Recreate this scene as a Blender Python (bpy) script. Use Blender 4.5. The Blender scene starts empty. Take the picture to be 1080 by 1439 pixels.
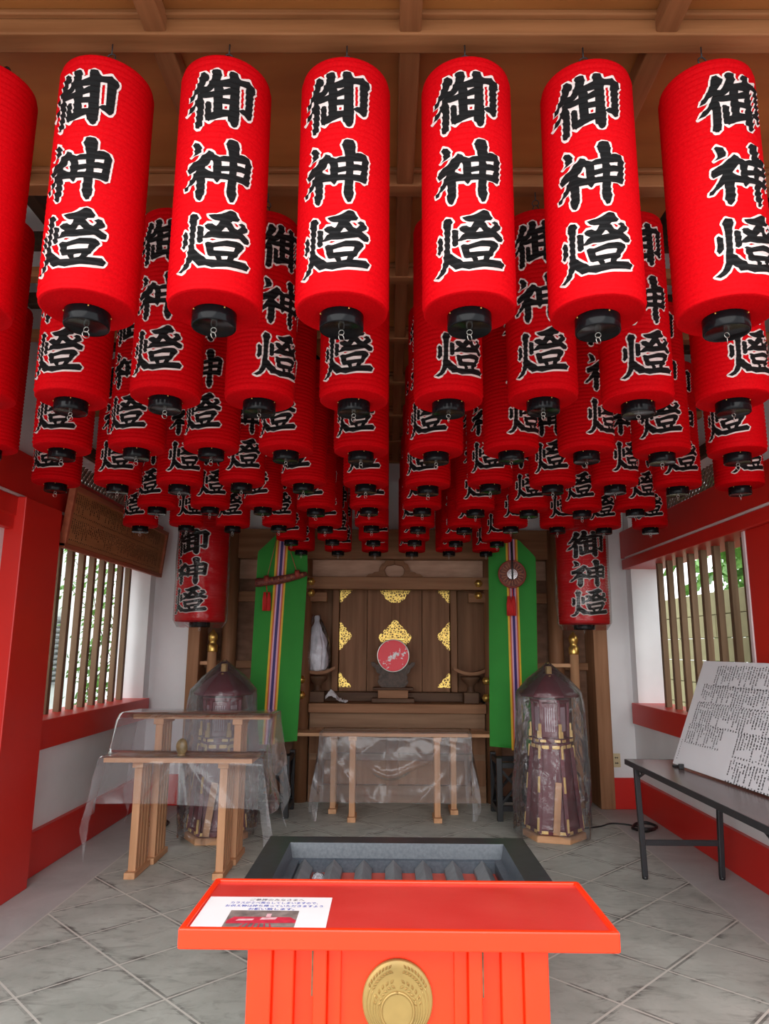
import bpy, bmesh, math, random, mathutils
from mathutils import Vector, Matrix
from mathutils.geometry import tessellate_polygon
random.seed(7)
S = bpy.context.scene
PI = math.pi
# ------------------------------------------------------------------ camera
F_PX, CAM_H = 990.0, 1.4
PITCH, YAW, ROLL = math.radians(10.9), math.radians(0.4), math.radians(0.4)
FW = Vector((-math.sin(YAW)*math.cos(PITCH), math.cos(YAW)*math.cos(PITCH), math.sin(PITCH)))
RT0 = Vector((math.cos(YAW), math.sin(YAW), 0)); UP0 = RT0.cross(FW)
RT = RT0*math.cos(ROLL)+UP0*math.sin(ROLL); UP = UP0*math.cos(ROLL)-RT0*math.sin(ROLL)
cd = bpy.data.cameras.new('camera'); cam = bpy.data.objects.new('camera', cd)
S.collection.objects.link(cam); S.camera = cam
cd.sensor_fit = 'HORIZONTAL'; cd.sensor_width = 36.0; cd.lens = 36.0*F_PX/1080.0
cd.clip_start = 0.05; cd.clip_end = 200
M = Matrix((RT, UP, -FW)).transposed().to_4x4(); M.translation = (0, 0, CAM_H); cam.matrix_world = M
# ------------------------------------------------------------------ light: overcast sky + soft bright sky from the open front
w = bpy.data.worlds.new('world'); S.world = w; w.use_nodes = True
bg = w.node_tree.nodes['Background']; bg.inputs[0].default_value = (0.93, 0.97, 1.0, 1); bg.inputs[1].default_value = 2.0
sd = bpy.data.lights.new('sun', 'SUN'); sd.energy = 3.0; sd.angle = math.radians(75); sd.color = (1.0, 0.98, 0.95)
sun = bpy.data.objects.new('sun', sd); S.collection.objects.link(sun)
sun.rotation_euler = Vector((0.32, 1.0, -0.62)).to_track_quat('-Z', 'Y').to_euler()
S.view_settings.view_transform = 'Standard'; S.view_settings.look = 'None'
S.view_settings.gamma = 1.0; S.view_settings.use_curve_mapping = False
S.view_settings.exposure = 0.36
S.render.film_transparent = False
S.cycles.max_bounces = 10; S.cycles.transparent_max_bounces = 24; S.cycles.diffuse_bounces = 6

def at(px, py, Y):
    d = FW + RT*((px-540)/F_PX) - UP*((py-719.5)/F_PX)
    t = Y/d.y
    return Vector((d.x*t, Y, CAM_H+d.z*t))

# ------------------------------------------------------------------ materials
MATS = {}
def mat(name, col, rough=0.5, metal=0.0, var=0.12, scale=12.0, stretch=(1, 1, 1), bump=0.0, bscale=None, spec=0.5, col2=None, detail=4.0, coat=0.0):
    if name in MATS: return MATS[name]
    m = bpy.data.materials.new(name); m.use_nodes = True; nt = m.node_tree; N = nt.nodes; L = nt.links
    b = N['Principled BSDF']; b.inputs['Roughness'].default_value = rough; b.inputs['Metallic'].default_value = metal
    b.inputs['Specular IOR Level'].default_value = spec
    b.inputs['Coat Weight'].default_value = coat; b.inputs['Coat Roughness'].default_value = 0.12
    tc = N.new('ShaderNodeTexCoord'); mp = N.new('ShaderNodeMapping'); mp.inputs['Scale'].default_value = stretch
    L.new(tc.outputs['Object'], mp.inputs[0])
    no = N.new('ShaderNodeTexNoise'); no.inputs['Scale'].default_value = scale; no.inputs['Detail'].default_value = detail
    L.new(mp.outputs[0], no.inputs['Vector'])
    cr = N.new('ShaderNodeValToRGB'); e = cr.color_ramp.elements
    e[0].position, e[1].position = 0.3, 0.7
    if col2 is None: col2 = tuple(min(1, c*(1+var)) for c in col); c1 = tuple(c*(1-var) for c in col)
    else: c1 = col
    e[0].color = (*c1, 1); e[1].color = (*col2, 1)
    L.new(no.outputs['Fac'], cr.inputs[0]); L.new(cr.outputs[0], b.inputs['Base Color'])
    if bump:
        n2 = N.new('ShaderNodeTexNoise'); n2.inputs['Scale'].default_value = bscale or scale*4; n2.inputs['Detail'].default_value = 5
        L.new(mp.outputs[0], n2.inputs['Vector'])
        bp = N.new('ShaderNodeBump'); bp.inputs['Strength'].default_value = bump; bp.inputs['Distance'].default_value = 0.01
        L.new(n2.outputs['Fac'], bp.inputs['Height']); L.new(bp.outputs[0], b.inputs['Normal'])
    MATS[name] = m; return m

def wood(name, dark, light, axis, rough=0.55, scale=6.0, bump=0.08):
    st = [14, 14, 14]; st[axis] = 0.9
    return mat(name, dark, rough, scale=scale, stretch=tuple(s/4 for s in st), col2=light, bump=bump, bscale=scale*5, detail=7, spec=.2)

def lantern_red():
    m = bpy.data.materials.new('lantern_red'); m.use_nodes = True; nt = m.node_tree; N = nt.nodes; L = nt.links
    b = N['Principled BSDF']; b.inputs['Roughness'].default_value = 0.65; b.inputs['Specular IOR Level'].default_value = 0.06
    tc = N.new('ShaderNodeTexCoord')
    no = N.new('ShaderNodeTexNoise'); no.inputs['Scale'].default_value = 160; L.new(tc.outputs['Object'], no.inputs['Vector'])
    cr = N.new('ShaderNodeValToRGB'); e = cr.color_ramp.elements; e[0].position, e[1].position = .3, .75
    e[0].color = (0.62, 0.0012, 0.005, 1); e[1].color = (0.74, 0.003, 0.008, 1)
    L.new(no.outputs['Fac'], cr.inputs[0]); L.new(cr.outputs[0], b.inputs['Base Color'])
    bp = N.new('ShaderNodeBump'); bp.inputs['Strength'].default_value = .12; bp.inputs['Distance'].default_value = .003
    L.new(no.outputs['Fac'], bp.inputs['Height']); L.new(bp.outputs[0], b.inputs['Normal'])
    tr = N.new('ShaderNodeBsdfTranslucent'); L.new(cr.outputs[0], tr.inputs[0])
    mx = N.new('ShaderNodeMixShader'); mx.inputs[0].default_value = .3
    L.new(b.outputs[0], mx.inputs[1]); L.new(tr.outputs[0], mx.inputs[2]); L.new(mx.outputs[0], N['Material Output'].inputs[0])
    MATS['lantern_red'] = m; return m

def plastic(name, haze=0.10, gloss=0.12, bscale=14.0, bstr=0.5, tint=(0.93, 0.93, 0.95), fres=.5):
    m = bpy.data.materials.new(name); m.use_nodes = True; nt = m.node_tree; N = nt.nodes; L = nt.links
    for n in list(N):
        if n.type == 'BSDF_PRINCIPLED': N.remove(n)
    tc = N.new('ShaderNodeTexCoord'); no = N.new('ShaderNodeTexNoise'); no.inputs['Scale'].default_value = bscale
    no.inputs['Detail'].default_value = 4; no.inputs['Distortion'].default_value = 1.2
    L.new(tc.outputs['Object'], no.inputs['Vector'])
    bp = N.new('ShaderNodeBump'); bp.inputs['Strength'].default_value = bstr; bp.inputs['Distance'].default_value = .03
    L.new(no.outputs['Fac'], bp.inputs['Height'])
    tr = N.new('ShaderNodeBsdfTransparent'); tr.inputs[0].default_value = (*tint, 1)
    df = N.new('ShaderNodeBsdfDiffuse'); df.inputs[0].default_value = (.85, .86, .88, 1)
    gl = N.new('ShaderNodeBsdfGlossy'); gl.inputs['Roughness'].default_value = .12; L.new(bp.outputs[0], gl.inputs['Normal'])
    fr = N.new('ShaderNodeFresnel'); fr.inputs[0].default_value = 1.5; L.new(bp.outputs[0], fr.inputs['Normal'])
    ml = N.new('ShaderNodeMath'); ml.operation = 'MULTIPLY_ADD'; ml.inputs[1].default_value = fres; ml.inputs[2].default_value = gloss*.3
    ml.use_clamp = True; L.new(fr.outputs[0], ml.inputs[0])
    m1 = N.new('ShaderNodeMixShader'); m1.inputs[0].default_value = haze
    L.new(tr.outputs[0], m1.inputs[1]); L.new(df.outputs[0], m1.inputs[2])
    m2 = N.new('ShaderNodeMixShader'); L.new(ml.outputs[0], m2.inputs[0]); L.new(m1.outputs[0], m2.inputs[1]); L.new(gl.outputs[0], m2.inputs[2])
    L.new(m2.outputs[0], N['Material Output'].inputs[0]); MATS[name] = m; return m

def floor_mat():
    m = bpy.data.materials.new('stone_tiles'); m.use_nodes = True; nt = m.node_tree; N = nt.nodes; L = nt.links
    b = N['Principled BSDF']; tc = N.new('ShaderNodeTexCoord'); sp = N.new('ShaderNodeSeparateXYZ'); L.new(tc.outputs['Object'], sp.inputs[0])
    def math_(op, a, c=None, d=None):
        n = N.new('ShaderNodeMath'); n.operation = op
        for i, v in enumerate((a, c, d)):
            if v is None: continue
            if isinstance(v, (int, float)): n.inputs[i].default_value = v
            else: L.new(v, n.inputs[i])
        return n.outputs[0]
    x, y = sp.outputs[0], sp.outputs[1]
    P = 0.611
    u = math_('DIVIDE', math_('SUBTRACT', math_('ADD', x, y), 2.268), P)
    v = math_('DIVIDE', math_('ADD', math_('SUBTRACT', x, y), 5.885), P)
    def dist(q):
        return math_('ABSOLUTE', math_('SUBTRACT', math_('FRACT', math_('ADD', q, 0.5)), 0.5))
    dg = math_('MULTIPLY', math_('MINIMUM', dist(u), dist(v)), P/math.sqrt(2))       # metres to the nearest diagonal joint
    ax = math_('SUBTRACT', 1.825, math_('ABSOLUTE', math_('SUBTRACT', x, 0.025)))   # >0 inside the tiled field
    inside = math_('GREATER_THAN', ax, 0.0)
    nz = N.new('ShaderNodeTexNoise'); nz.inputs['Scale'].default_value = 3.0; nz.inputs['Detail'].default_value = 8; nz.inputs['Roughness'].default_value = .62
    nz.inputs['Distortion'].default_value = .6
    L.new(tc.outputs['Object'], nz.inputs['Vector'])
    nf = N.new('ShaderNodeTexNoise'); nf.inputs['Scale'].default_value = 26; nf.inputs['Detail'].default_value = 6; L.new(tc.outputs['Object'], nf.inputs['Vector'])
    joint = math_('MULTIPLY', math_('LESS_THAN', dg, 0.005), inside)
    edge = math_('LESS_THAN', math_('ABSOLUTE', ax), 0.005)
    joint = math_('MAXIMUM', joint, math_('MULTIPLY', edge, .6))
    near = math_('SUBTRACT', 1.0, math_('MULTIPLY', dg, 22.0)); 
    nr = N.new('ShaderNodeMath'); nr.operation = 'MAXIMUM'; L.new(near, nr.inputs[0]); nr.inputs[1].default_value = 0
    streak = N.new('ShaderNodeTexNoise'); streak.inputs['Scale'].default_value = 5.5; streak.inputs['Detail'].default_value = 7; streak.inputs['Roughness'].default_value = .7
    streak.inputs['Distortion'].default_value = 1.5
    mp = N.new('ShaderNodeMapping'); mp.inputs['Rotation'].default_value = (0, 0, .5); mp.inputs['Scale'].default_value = (.8, 1.9, 1); L.new(tc.outputs['Object'], mp.inputs[0]); L.new(mp.outputs[0], streak.inputs['Vector'])
    st = math_('MULTIPLY', math_('SUBTRACT', streak.outputs['Fac'], 0.51), 7.0)
    st = math_('MULTIPLY', math_('MAXIMUM', math_('MINIMUM', st, 1.0), 0.0), math_('ADD', math_('MULTIPLY', nr.outputs[0], .9), .28))
    st = math_('MULTIPLY', st, inside)
    cr = N.new('ShaderNodeValToRGB'); e = cr.color_ramp.elements; e[0].position, e[1].position = .32, .68
    e[0].color = (.38, .40, .36, 1); e[1].color = (.55, .575, .525, 1); L.new(nz.outputs['Fac'], cr.inputs[0])
    pl = N.new('ShaderNodeValToRGB'); e = pl.color_ramp.elements; e[0].position, e[1].position = .3, .7
    e[0].color = (.42, .425, .415, 1); e[1].color = (.53, .535, .525, 1); L.new(nz.outputs['Fac'], pl.inputs[0])
    def mix(f, a, c):
        n = N.new('ShaderNodeMix'); n.data_type = 'RGBA'
        L.new(f, n.inputs[0])
        for i, q in ((6, a), (7, c)):
            if isinstance(q, tuple): n.inputs[i].default_value = q
            else: L.new(q, n.inputs[i])
        return n.outputs[2]
    c = mix(inside, pl.outputs[0], cr.outputs[0])
    c = mix(st, c, (.085, .082, .072, 1))
    dk = math_('MULTIPLY', math_('MULTIPLY', math_('LESS_THAN', dg, .017), inside), math_('MAXIMUM', math_('MINIMUM', math_('MULTIPLY', math_('SUBTRACT', nz.outputs['Fac'], .44), 6.0), .62), 0.0))
    c = mix(dk, c, (.075, .07, .06, 1))
    c = mix(joint, c, (.66, .65, .59, 1))
    L.new(c, b.inputs['Base Color'])
    b.inputs['Roughness'].default_value = .6
    h = math_('ADD', math_('MULTIPLY', nf.outputs['Fac'], .5), math_('ADD', math_('MULTIPLY', joint, -.4), math_('MULTIPLY', nz.outputs['Fac'], 1.2)))
    bp = N.new('ShaderNodeBump'); bp.inputs['Strength'].default_value = .25; bp.inputs['Distance'].default_value = .008; L.new(h, bp.inputs['Height']); L.new(bp.outputs[0], b.inputs['Normal'])
    MATS['floor'] = m; return m

def gold_plate():
    m = bpy.data.materials.new('pierced_gold'); m.use_nodes = True; nt = m.node_tree; N = nt.nodes; L = nt.links
    b = N['Principled BSDF']; b.inputs['Metallic'].default_value = .55; b.inputs['Roughness'].default_value = .38
    tc = N.new('ShaderNodeTexCoord'); vo = N.new('ShaderNodeTexVoronoi'); vo.feature = 'DISTANCE_TO_EDGE'; vo.inputs['Scale'].default_value = 42
    L.new(tc.outputs['Object'], vo.inputs['Vector'])
    cr = N.new('ShaderNodeValToRGB'); e = cr.color_ramp.elements; e[0].position, e[1].position = .12, .18
    e[0].color = (.95, .66, .16, 1); e[1].color = (.16, .085, .025, 1); L.new(vo.outputs['Distance'], cr.inputs[0]); L.new(cr.outputs[0], b.inputs['Base Color'])
    bp = N.new('ShaderNodeBump'); bp.inputs['Strength'].default_value = .5; bp.inputs['Distance'].default_value = .004; bp.invert = True
    L.new(vo.outputs['Distance'], bp.inputs['Height']); L.new(bp.outputs[0], b.inputs['Normal']); MATS['gold_plate'] = m; return m

red_lantern = lantern_red()
black_lacquer = mat('black_lacquer', (.005, .005, .006), .16, var=.2, scale=8, spec=.13)
ink = mat('ink', (.006, .0055, .006), .7, var=.3, scale=30, spec=.15)
outline_m = mat('outline_white', (.68, .57, .55), .6, var=.06, scale=60)
steel = mat('steel', (.55, .54, .5), .3, 1.0)
brass = mat('brass', (.80, .52, .14), .3, .85, var=.12, scale=30)
gold_fit = mat('pale_gold_fitting', (.88, .62, .24), .42, .35, var=.1, scale=40)
gold_pl = gold_plate()
verm = mat('vermilion_wall', (.62, .016, .010), .38, var=.05, scale=1.5, bump=.03, bscale=60)
table_red = mat('vermilion_table', (.86, .036, .006), .32, var=.05, scale=4, bump=.05, bscale=18, coat=.1, spec=.3)
table_top_red = mat('vermilion_tabletop', (.58, .030, .025), .28, col2=(.66, .055, .045), scale=5, coat=.35, bump=.03, bscale=30)
white_wall = mat('white_plaster', (.78, .78, .79), .75, var=.04, scale=3, bump=.06, bscale=40)
pale_pink = mat('pale_trim', (.72, .58, .58), .6, var=.05)
ceil_ply = mat('ceiling_plywood', (.23, .072, .015), .55, col2=(.37, .135, .032), scale=2.6, stretch=(.6, 2.2, 1), detail=8, bump=.03)
beam_x = wood('beam_wood_x', (.21, .078, .028), (.37, .155, .064), 0)
beam_y = wood('beam_wood_y', (.19, .068, .025), (.33, .135, .056), 1)
altar_x = wood('altar_wood_x', (.20, .088, .040), (.32, .155, .078), 0)
altar_z = wood('altar_wood_z', (.18, .078, .035), (.29, .138, .070), 2)
altar_dk = wood('altar_wood_dark', (.075, .036, .020), (.13, .068, .038), 0)
transom_w = mat('transom_board', (.40, .23, .15), .7, col2=(.56, .34, .235), scale=7, stretch=(.7, 1, 3), detail=8)
side_panel = mat('side_plank', (.16, .078, .045), .6, col2=(.25, .13, .08), scale=9, stretch=(1, 1, 2.2), detail=8, spec=.2)
base_panel = wood('altar_base_wood', (.26, .125, .06), (.39, .20, .105), 2)
light_wood_x = wood('light_wood_x', (.50, .26, .13), (.66, .38, .21), 0)
light_wood_y = wood('light_wood_y', (.50, .26, .13), (.66, .38, .21), 1)
light_wood_z = wood('light_wood_z', (.46, .24, .12), (.64, .36, .20), 2)
slat_wood = wood('window_slat_wood', (.13, .078, .042), (.22, .138, .08), 2)
sign_wood = wood('sign_wood', (.36, .145, .055), (.50, .22, .09), 1)
sign_frame = wood('sign_frame_wood', (.30, .075, .038), (.42, .12, .06), 1)
maroon = mat('maroon_lacquer', (.13, .009, .023), .4, var=.2, scale=6)
green_cloth = mat('green_cloth', (.024, .25, .028), .8, var=.06, scale=5, bump=.1, bscale=400)
dark_steel = mat('dark_steel', (.020, .022, .026), .4, var=.15)
black_wood = mat('black_wood', (.010, .010, .012), .4, var=.2)
table_lam = mat('brown_laminate', (.085, .05, .045), .22, col2=(.13, .08, .072), scale=4, stretch=(6, .5, 1), detail=6)
board_white = mat('white_board', (.80, .80, .83), .45, var=.03, scale=3)
print_ink = mat('print_ink', (.03, .03, .035), .6)
blue_ink = mat('blue_ink', (.03, .06, .42), .6)
paper = mat('white_paper', (.80, .78, .79), .5, var=.03, scale=8)
box_grey = mat('speckled_grey_paint', (.048, .060, .076), .38, col2=(.078, .092, .11), scale=90, detail=2)
box_slat = mat('box_slat_grey', (.15, .16, .17), .42, var=.2, scale=20)
box_black = mat('box_rim_black', (.030, .033, .040), .3, var=.25, scale=30)
crest_gold = mat('crest_gold', (.31, .205, .065), .42, .45, var=.1, scale=20)
red_tassel = mat('red_tassel', (.62, .020, .018), .7, var=.2, scale=60, stretch=(3, 3, .2))
brocade = mat('brocade', (.07, .006, .01), .6, col2=(.24, .055, .03), scale=60)
beige = mat('beige_plastic', (.66, .55, .33), .35, var=.04)
bag_white = mat('wrapping_paper', (.78, .78, .82), .55, var=.2, scale=14, bump=.8, bscale=12)
clear_sheet = plastic('clear_sheet', .10, .02, 4.0, .2, fres=.6)
clear_bag = plastic('clear_bag', .04, .02, 8.0, .75, fres=.95)
clear_wrap = plastic('clear_wrap', .008, .02, 8.0, .5, (.98, .98, .98), fres=.5)
fl = floor_mat()

# ------------------------------------------------------------------ mesh helpers
class MB:
    def __init__(s): s.v = []; s.f = []; s.mi = []; s.smooth = []
    def add(s, vs, fs, mi=0, sm=False):
        o = len(s.v); s.v += [tuple(q) for q in vs]
        for f in fs: s.f.append([i+o for i in f]); s.mi.append(mi); s.smooth.append(sm)
        return s
    def box(s, x0, y0, z0, x1, y1, z1, mi=0):
        return s.hexa([(x0, y0, z0), (x1, y0, z0), (x1, y1, z0), (x0, y1, z0), (x0, y0, z1), (x1, y0, z1), (x1, y1, z1), (x0, y1, z1)], mi)
    def hexa(s, p, mi=0):
        return s.add(p, [(0, 3, 2, 1), (4, 5, 6, 7), (0, 1, 5, 4), (1, 2, 6, 5), (2, 3, 7, 6), (3, 0, 4, 7)], mi)
    def bar(s, a, b, wx, wy, mi=0, upv=(0, 0, 1)):
        a, b = Vector(a), Vector(b); d = (b-a).normalized(); u = Vector(upv)
        if abs(d.dot(u)) > .98: u = Vector((0, 1, 0))
        r = d.cross(u).normalized()*wx/2; t = r.normalized().cross(d).normalized()*wy/2
        return s.hexa([a-r-t, a+r-t, a+r+t, a-r+t, b-r-t, b+r-t, b+r+t, b-r+t], mi)
    def tube(s, pts, r, n=8, mi=0, closed=False):
        pts = [Vector(p) for p in pts]; k = len(pts); vs = []; fs = []; pu = None
        for i, p in enumerate(pts):
            a = pts[i-1] if (i or closed) else p; b = pts[(i+1) % k] if (i < k-1 or closed) else p
            d = (b-a).normalized(); u = pu if pu and abs(pu.dot(d)) < .95 else (Vector((0, 0, 1)) if abs(d.z) < .9 else Vector((1, 0, 0)))
            e1 = (u-d*u.dot(d)).normalized(); e2 = d.cross(e1); pu = e1
            rr = r[i] if isinstance(r, (list, tuple)) else r
            for j in range(n): vs.append(p+e1*math.cos(2*PI*j/n)*rr+e2*math.sin(2*PI*j/n)*rr)
        for i in range(k if closed else k-1):
            for j in range(n):
                i2 = (i+1) % k; fs.append((i*n+j, i*n+(j+1) % n, i2*n+(j+1) % n, i2*n+j))
        if not closed: fs.append(tuple(range(n-1, -1, -1))); fs.append(tuple((k-1)*n+j for j in range(n)))
        return s.add(vs, fs, mi, True)
    def lathe(s, prof, c=(0, 0, 0), n=32, mi=0, sm=True, rot=0.0, cap=True):
        vs = []; fs = []; k = len(prof)
        for r, z in prof:
            for j in range(n):
                a = 2*PI*j/n+rot; vs.append((c[0]+r*math.cos(a), c[1]+r*math.sin(a), c[2]+z))
        for i in range(k-1):
            for j in range(n): fs.append((i*n+j, i*n+(j+1) % n, (i+1)*n+(j+1) % n, (i+1)*n+j))
        if cap:
            fs.append(tuple(range(n-1, -1, -1))); fs.append(tuple((k-1)*n+j for j in range(n)))
        return s.add(vs, fs, mi, sm)
    def prism(s, poly, fn, t0, t1, mi=0):
        """poly: 2-D outline; fn(u, v, t) -> point; closed solid between t0 and t1"""
        n = len(poly); vs = [fn(u, v, t0) for u, v in poly]+[fn(u, v, t1) for u, v in poly]
        tr = tessellate_polygon([[Vector((u, v, 0)) for u, v in poly]])
        fs = [tuple(t) for t in tr]+[tuple(i+n for i in reversed(t)) for t in tr]
        fs += [(i, (i+1) % n, (i+1) % n+n, i+n) for i in range(n)]
        return s.add(vs, fs, mi)
    def grid(s, nu, nv, fn, mi=0, sm=True, wrap=False):
        vs = [fn(i/(nu-1) if not wrap else i/nu, j/(nv-1)) for j in range(nv) for i in range(nu)]
        fs = [(j*nu+i, j*nu+(i+1) % nu, (j+1)*nu+(i+1) % nu, (j+1)*nu+i) for j in range(nv-1) for i in range(nu if wrap else nu-1)]
        return s.add(vs, fs, mi, sm)
    def build(s, name, mats, parent=None, loc=None, bevel=0.0, seg=2, fix=True):
        if not isinstance(mats, (list, tuple)): mats = [mats]
        o3 = Vector(loc) if loc is not None else (world_loc(parent) if parent else Vector((0, 0, 0)))
        me = bpy.data.meshes.new(name); me.from_pydata([tuple(Vector(q)-o3) for q in s.v], [], s.f)
        for m in mats: me.materials.append(m)
        for p, mi, sm in zip(me.polygons, s.mi, s.smooth): p.material_index = mi; p.use_smooth = sm
        if fix:
            bm = bmesh.new(); bm.from_mesh(me); bmesh.ops.recalc_face_normals(bm, faces=bm.faces); bm.to_mesh(me); bm.free()
        o = bpy.data.objects.new(name, me); S.collection.objects.link(o)
        if parent: o.parent = parent; o.location = o3-world_loc(parent)
        else: o.location = o3
        if bevel:
            b = o.modifiers.new('bevel', 'BEVEL'); b.width = bevel; b.segments = seg; b.limit_method = 'ANGLE'; b.angle_limit = .6
        return o
def world_loc(o):
    p = Vector((0, 0, 0))
    while o: p = p+o.location; o = o.parent
    return p
def box(name, mats, b, parent=None, bevel=0.004, **k):
    return MB().box(*b).build(name, mats, parent, bevel=bevel, loc=None if parent else ((b[0]+b[3])/2, (b[1]+b[4])/2, b[2]), **k)
def thing(name, label, cat, loc, group=None):
    o = bpy.data.objects.new(name, None); o.empty_display_size = .1; S.collection.objects.link(o); o.location = loc
    return tag(o, label, cat, group)
def tag(o, label, cat, group=None, kind=None):
    o['label'] = label; o['category'] = cat
    if group: o['group'] = group
    if kind: o['kind'] = kind
    return o
def struct(o): o['kind'] = 'structure'; return o
TRIM = [0]
def trim(m, b, bevel=.006):
    TRIM[0] += 1; return struct(box('trim_%d' % TRIM[0], m, b, bevel=bevel))
def copy_tree(o, loc, rz=0):
    r = o.copy(); S.collection.objects.link(r); r.location = loc; r.rotation_euler = (0, 0, rz)
    for ch in o.children:
        c = ch.copy(); S.collection.objects.link(c); c.parent = r
        for g in ch.children:
            d = g.copy(); S.collection.objects.link(d); d.parent = c
    return r
rnd = random.Random
from mathutils import noise as mnoise
def nz(x, y, z=0.0): return mnoise.noise(Vector((x, y, z)))
def text_mesh(txt, size, align='CENTER', bold=0.0):
    cu = bpy.data.curves.new('t', 'FONT'); cu.body = txt; cu.size = size; cu.align_x = align; cu.offset = bold; cu.resolution_u = 2
    o = bpy.data.objects.new('t', cu); S.collection.objects.link(o)
    dg = bpy.context.evaluated_depsgraph_get(); dg.update()
    me = bpy.data.meshes.new_from_object(o.evaluated_get(dg))
    vs = [v.co.copy() for v in me.vertices]; fs = [tuple(p.vertices) for p in me.polygons]
    bpy.data.objects.remove(o); bpy.data.curves.remove(cu); bpy.data.meshes.remove(me)
    return vs, fs
# ------------------------------------------------------------------ setting: floor, ceiling, walls
fb = MB(); fb.box(-2.5, -4.0, -0.12, 2.6, 7.6, 0.0); struct(fb.build('floor', fl, loc=(0, 0, 0)))
gb = MB().box(-14, -22, -0.2, 14, 14, -0.125); struct(gb.build('ground', mat('forecourt_stone', (.42, .42, .41), .8, var=.1, scale=2)))
D0, DS = 1.68, .645
ROWS = [D0+DS*i for i in range(8)]
CZ = 3.115
cb = MB(); cb.box(-2.5, .95, CZ, 2.6, 2.36, CZ+.03); cb.box(-.97, 2.36, CZ, 1.07, 6.3, CZ+.03)
cb.box(-2.5, 2.36, 3.62, 2.6, 7.5, 3.65, 1); cb.box(-.99, 2.36, CZ, -.97, 6.3, 3.62, 0); cb.box(1.07, 2.36, CZ, 1.09, 6.3, 3.62, 0)
cb.box(-2.5, 2.34, CZ, -.97, 2.36, 3.62, 0); cb.box(1.07, 2.34, CZ, 2.6, 2.36, 3.62, 0); cb.box(-.99, 6.28, CZ, 1.09, 6.3, 3.62, 0)
struct(cb.build('ceiling', [ceil_ply, white_wall]))
for i, d in enumerate([ROWS[0]-DS]+ROWS):
    if i == 0: d -= .02
    b = MB(); b.box(-2.45, d-.035, 3.048, 2.55, d+.03, 3.098); b.box(-2.45 if i < 3 else -.97, d-.05, 3.098, 2.55 if i < 3 else 1.07, d+.045, CZ)
    TRIM[0] += 1; struct(b.build('trim_%d' % TRIM[0], beam_x, bevel=.004, loc=(0, d, 3.05)))
for k in range(-3, 4):
    x = .05+.70*k
    trim(beam_y, (x-.03, .97, 3.055, x+.03, 2.30 if abs(k) > 1 else 6.25, CZ))
dark_raft = wood('dark_rafter', (.05, .028, .018), (.09, .05, .032), 1)
for x0, x1 in ((-2.4, -.97), (1.07, 2.5)): trim(dark_raft, (x0, 5.86, 3.005, x1, 5.94, 3.085))
for x in (-1.75, -1.32, 1.42, 1.85): trim(dark_raft, (x-.035, 2.4, 3.52, x+.035, 7.3, 3.62))
for d in ROWS[2:]:
    for x0, x1 in ((-2.4, -1.0), (1.1, 2.5)): trim(dark_raft, (x0, d-.3, 3.44, x1, d-.23, 3.52))

XL, XR, YB = -2.22, 2.25, 6.70
def side_wall(name, xin, xout, ya, yb, z0, z1):
    """plastered side wall with a window opening"""
    lo, hi = min(xin, xout), max(xin, xout); b = MB()
    b.box(lo, .95, 0, hi, ya, 3.7); b.box(lo, yb, 0, hi, 7.5, 3.7)
    b.box(lo, ya, 0, hi, yb, z0); b.box(lo, ya, z1, hi, yb, 2.40); b.box(lo, ya, 2.74, hi, yb, 3.7)
    return struct(b.build(name, white_wall))
side_wall('wall_left', XL, XL-.30, 4.62, 6.56, .93, 2.14)
side_wall('wall_right', XR, XR+.30, 4.42, 6.56, .92, 2.14)
# back flanks and the upper back wall
b = MB(); b.box(-2.5, YB, 0, -1.86, YB+.2, 3.62); b.box(2.02, YB, 0, 2.55, YB+.2, 3.62); b.box(-1.9, 6.98, 2.52, 2.06, 7.1, 3.62); b.box(-2.5, 7.5, 0, 2.6, 7.6, 3.65)
struct(b.build('wall_back', white_wall))
# vermilion framing: baseboards, sill bands, nageshi rails, posts, upper beams
def band(name, b, m=verm): o = box(name, m, b, bevel=.006); return struct(o)
band('baseboard_left', (XL-.02, 4.4, 0, XL+.035, YB, .265)); band('baseboard_right', (XR-.035, 4.2, 0, XR+.02, YB, .265))
band('baseboard_back', (2.02, YB-.03, 0, XR, YB+.02, .265)); band('baseboard_back.001', (XL, YB-.03, 0, -1.87, YB+.02, .265))
trim(verm, (XL-.28, 4.45, .755, XL+.05, 6.60, .936)); trim(verm, (XR-.05, 4.2, .745, XR+.28, 6.60, .926))
trim(verm, (XL-.30, 2.6, 2.135, XL+.06, 6.62, 2.25)); trim(verm, (XR-.06, .95, 2.135, XR+.30, 6.62, 2.225))
trim(pale_pink, (XL-.06, 2.2, 2.252, XL+.055, 6.55, 2.272)); trim(pale_pink, (XR-.055, .95, 2.227, XR+.06, 6.55, 2.247))  # pale strips paint the highlight of the lit chamfer along the rails
trim(verm, (XL-.3, .95, 2.272, XL+.045, 6.69, 2.53)); trim(verm, (XR-.045, .95, 2.247, XR+.3, 6.69, 2.50))
trim(verm, (XL-.04, 4.0, 0, XL+.11, 4.46, 2.25))
trim(verm, (XR-.025, .95, 0, XR+.02, 4.37, 2.135))
trim(verm, (XL-.05, 2.5, 2.06, XL+.05, 4.0, 2.25))
trim(pale_pink, (XL-.02, 4.462, .93, XL+.02, 4.50, 2.135)); trim(pale_pink, (XR-.03, 4.372, .92, XR+.02, 4.41, 2.135))
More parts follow.
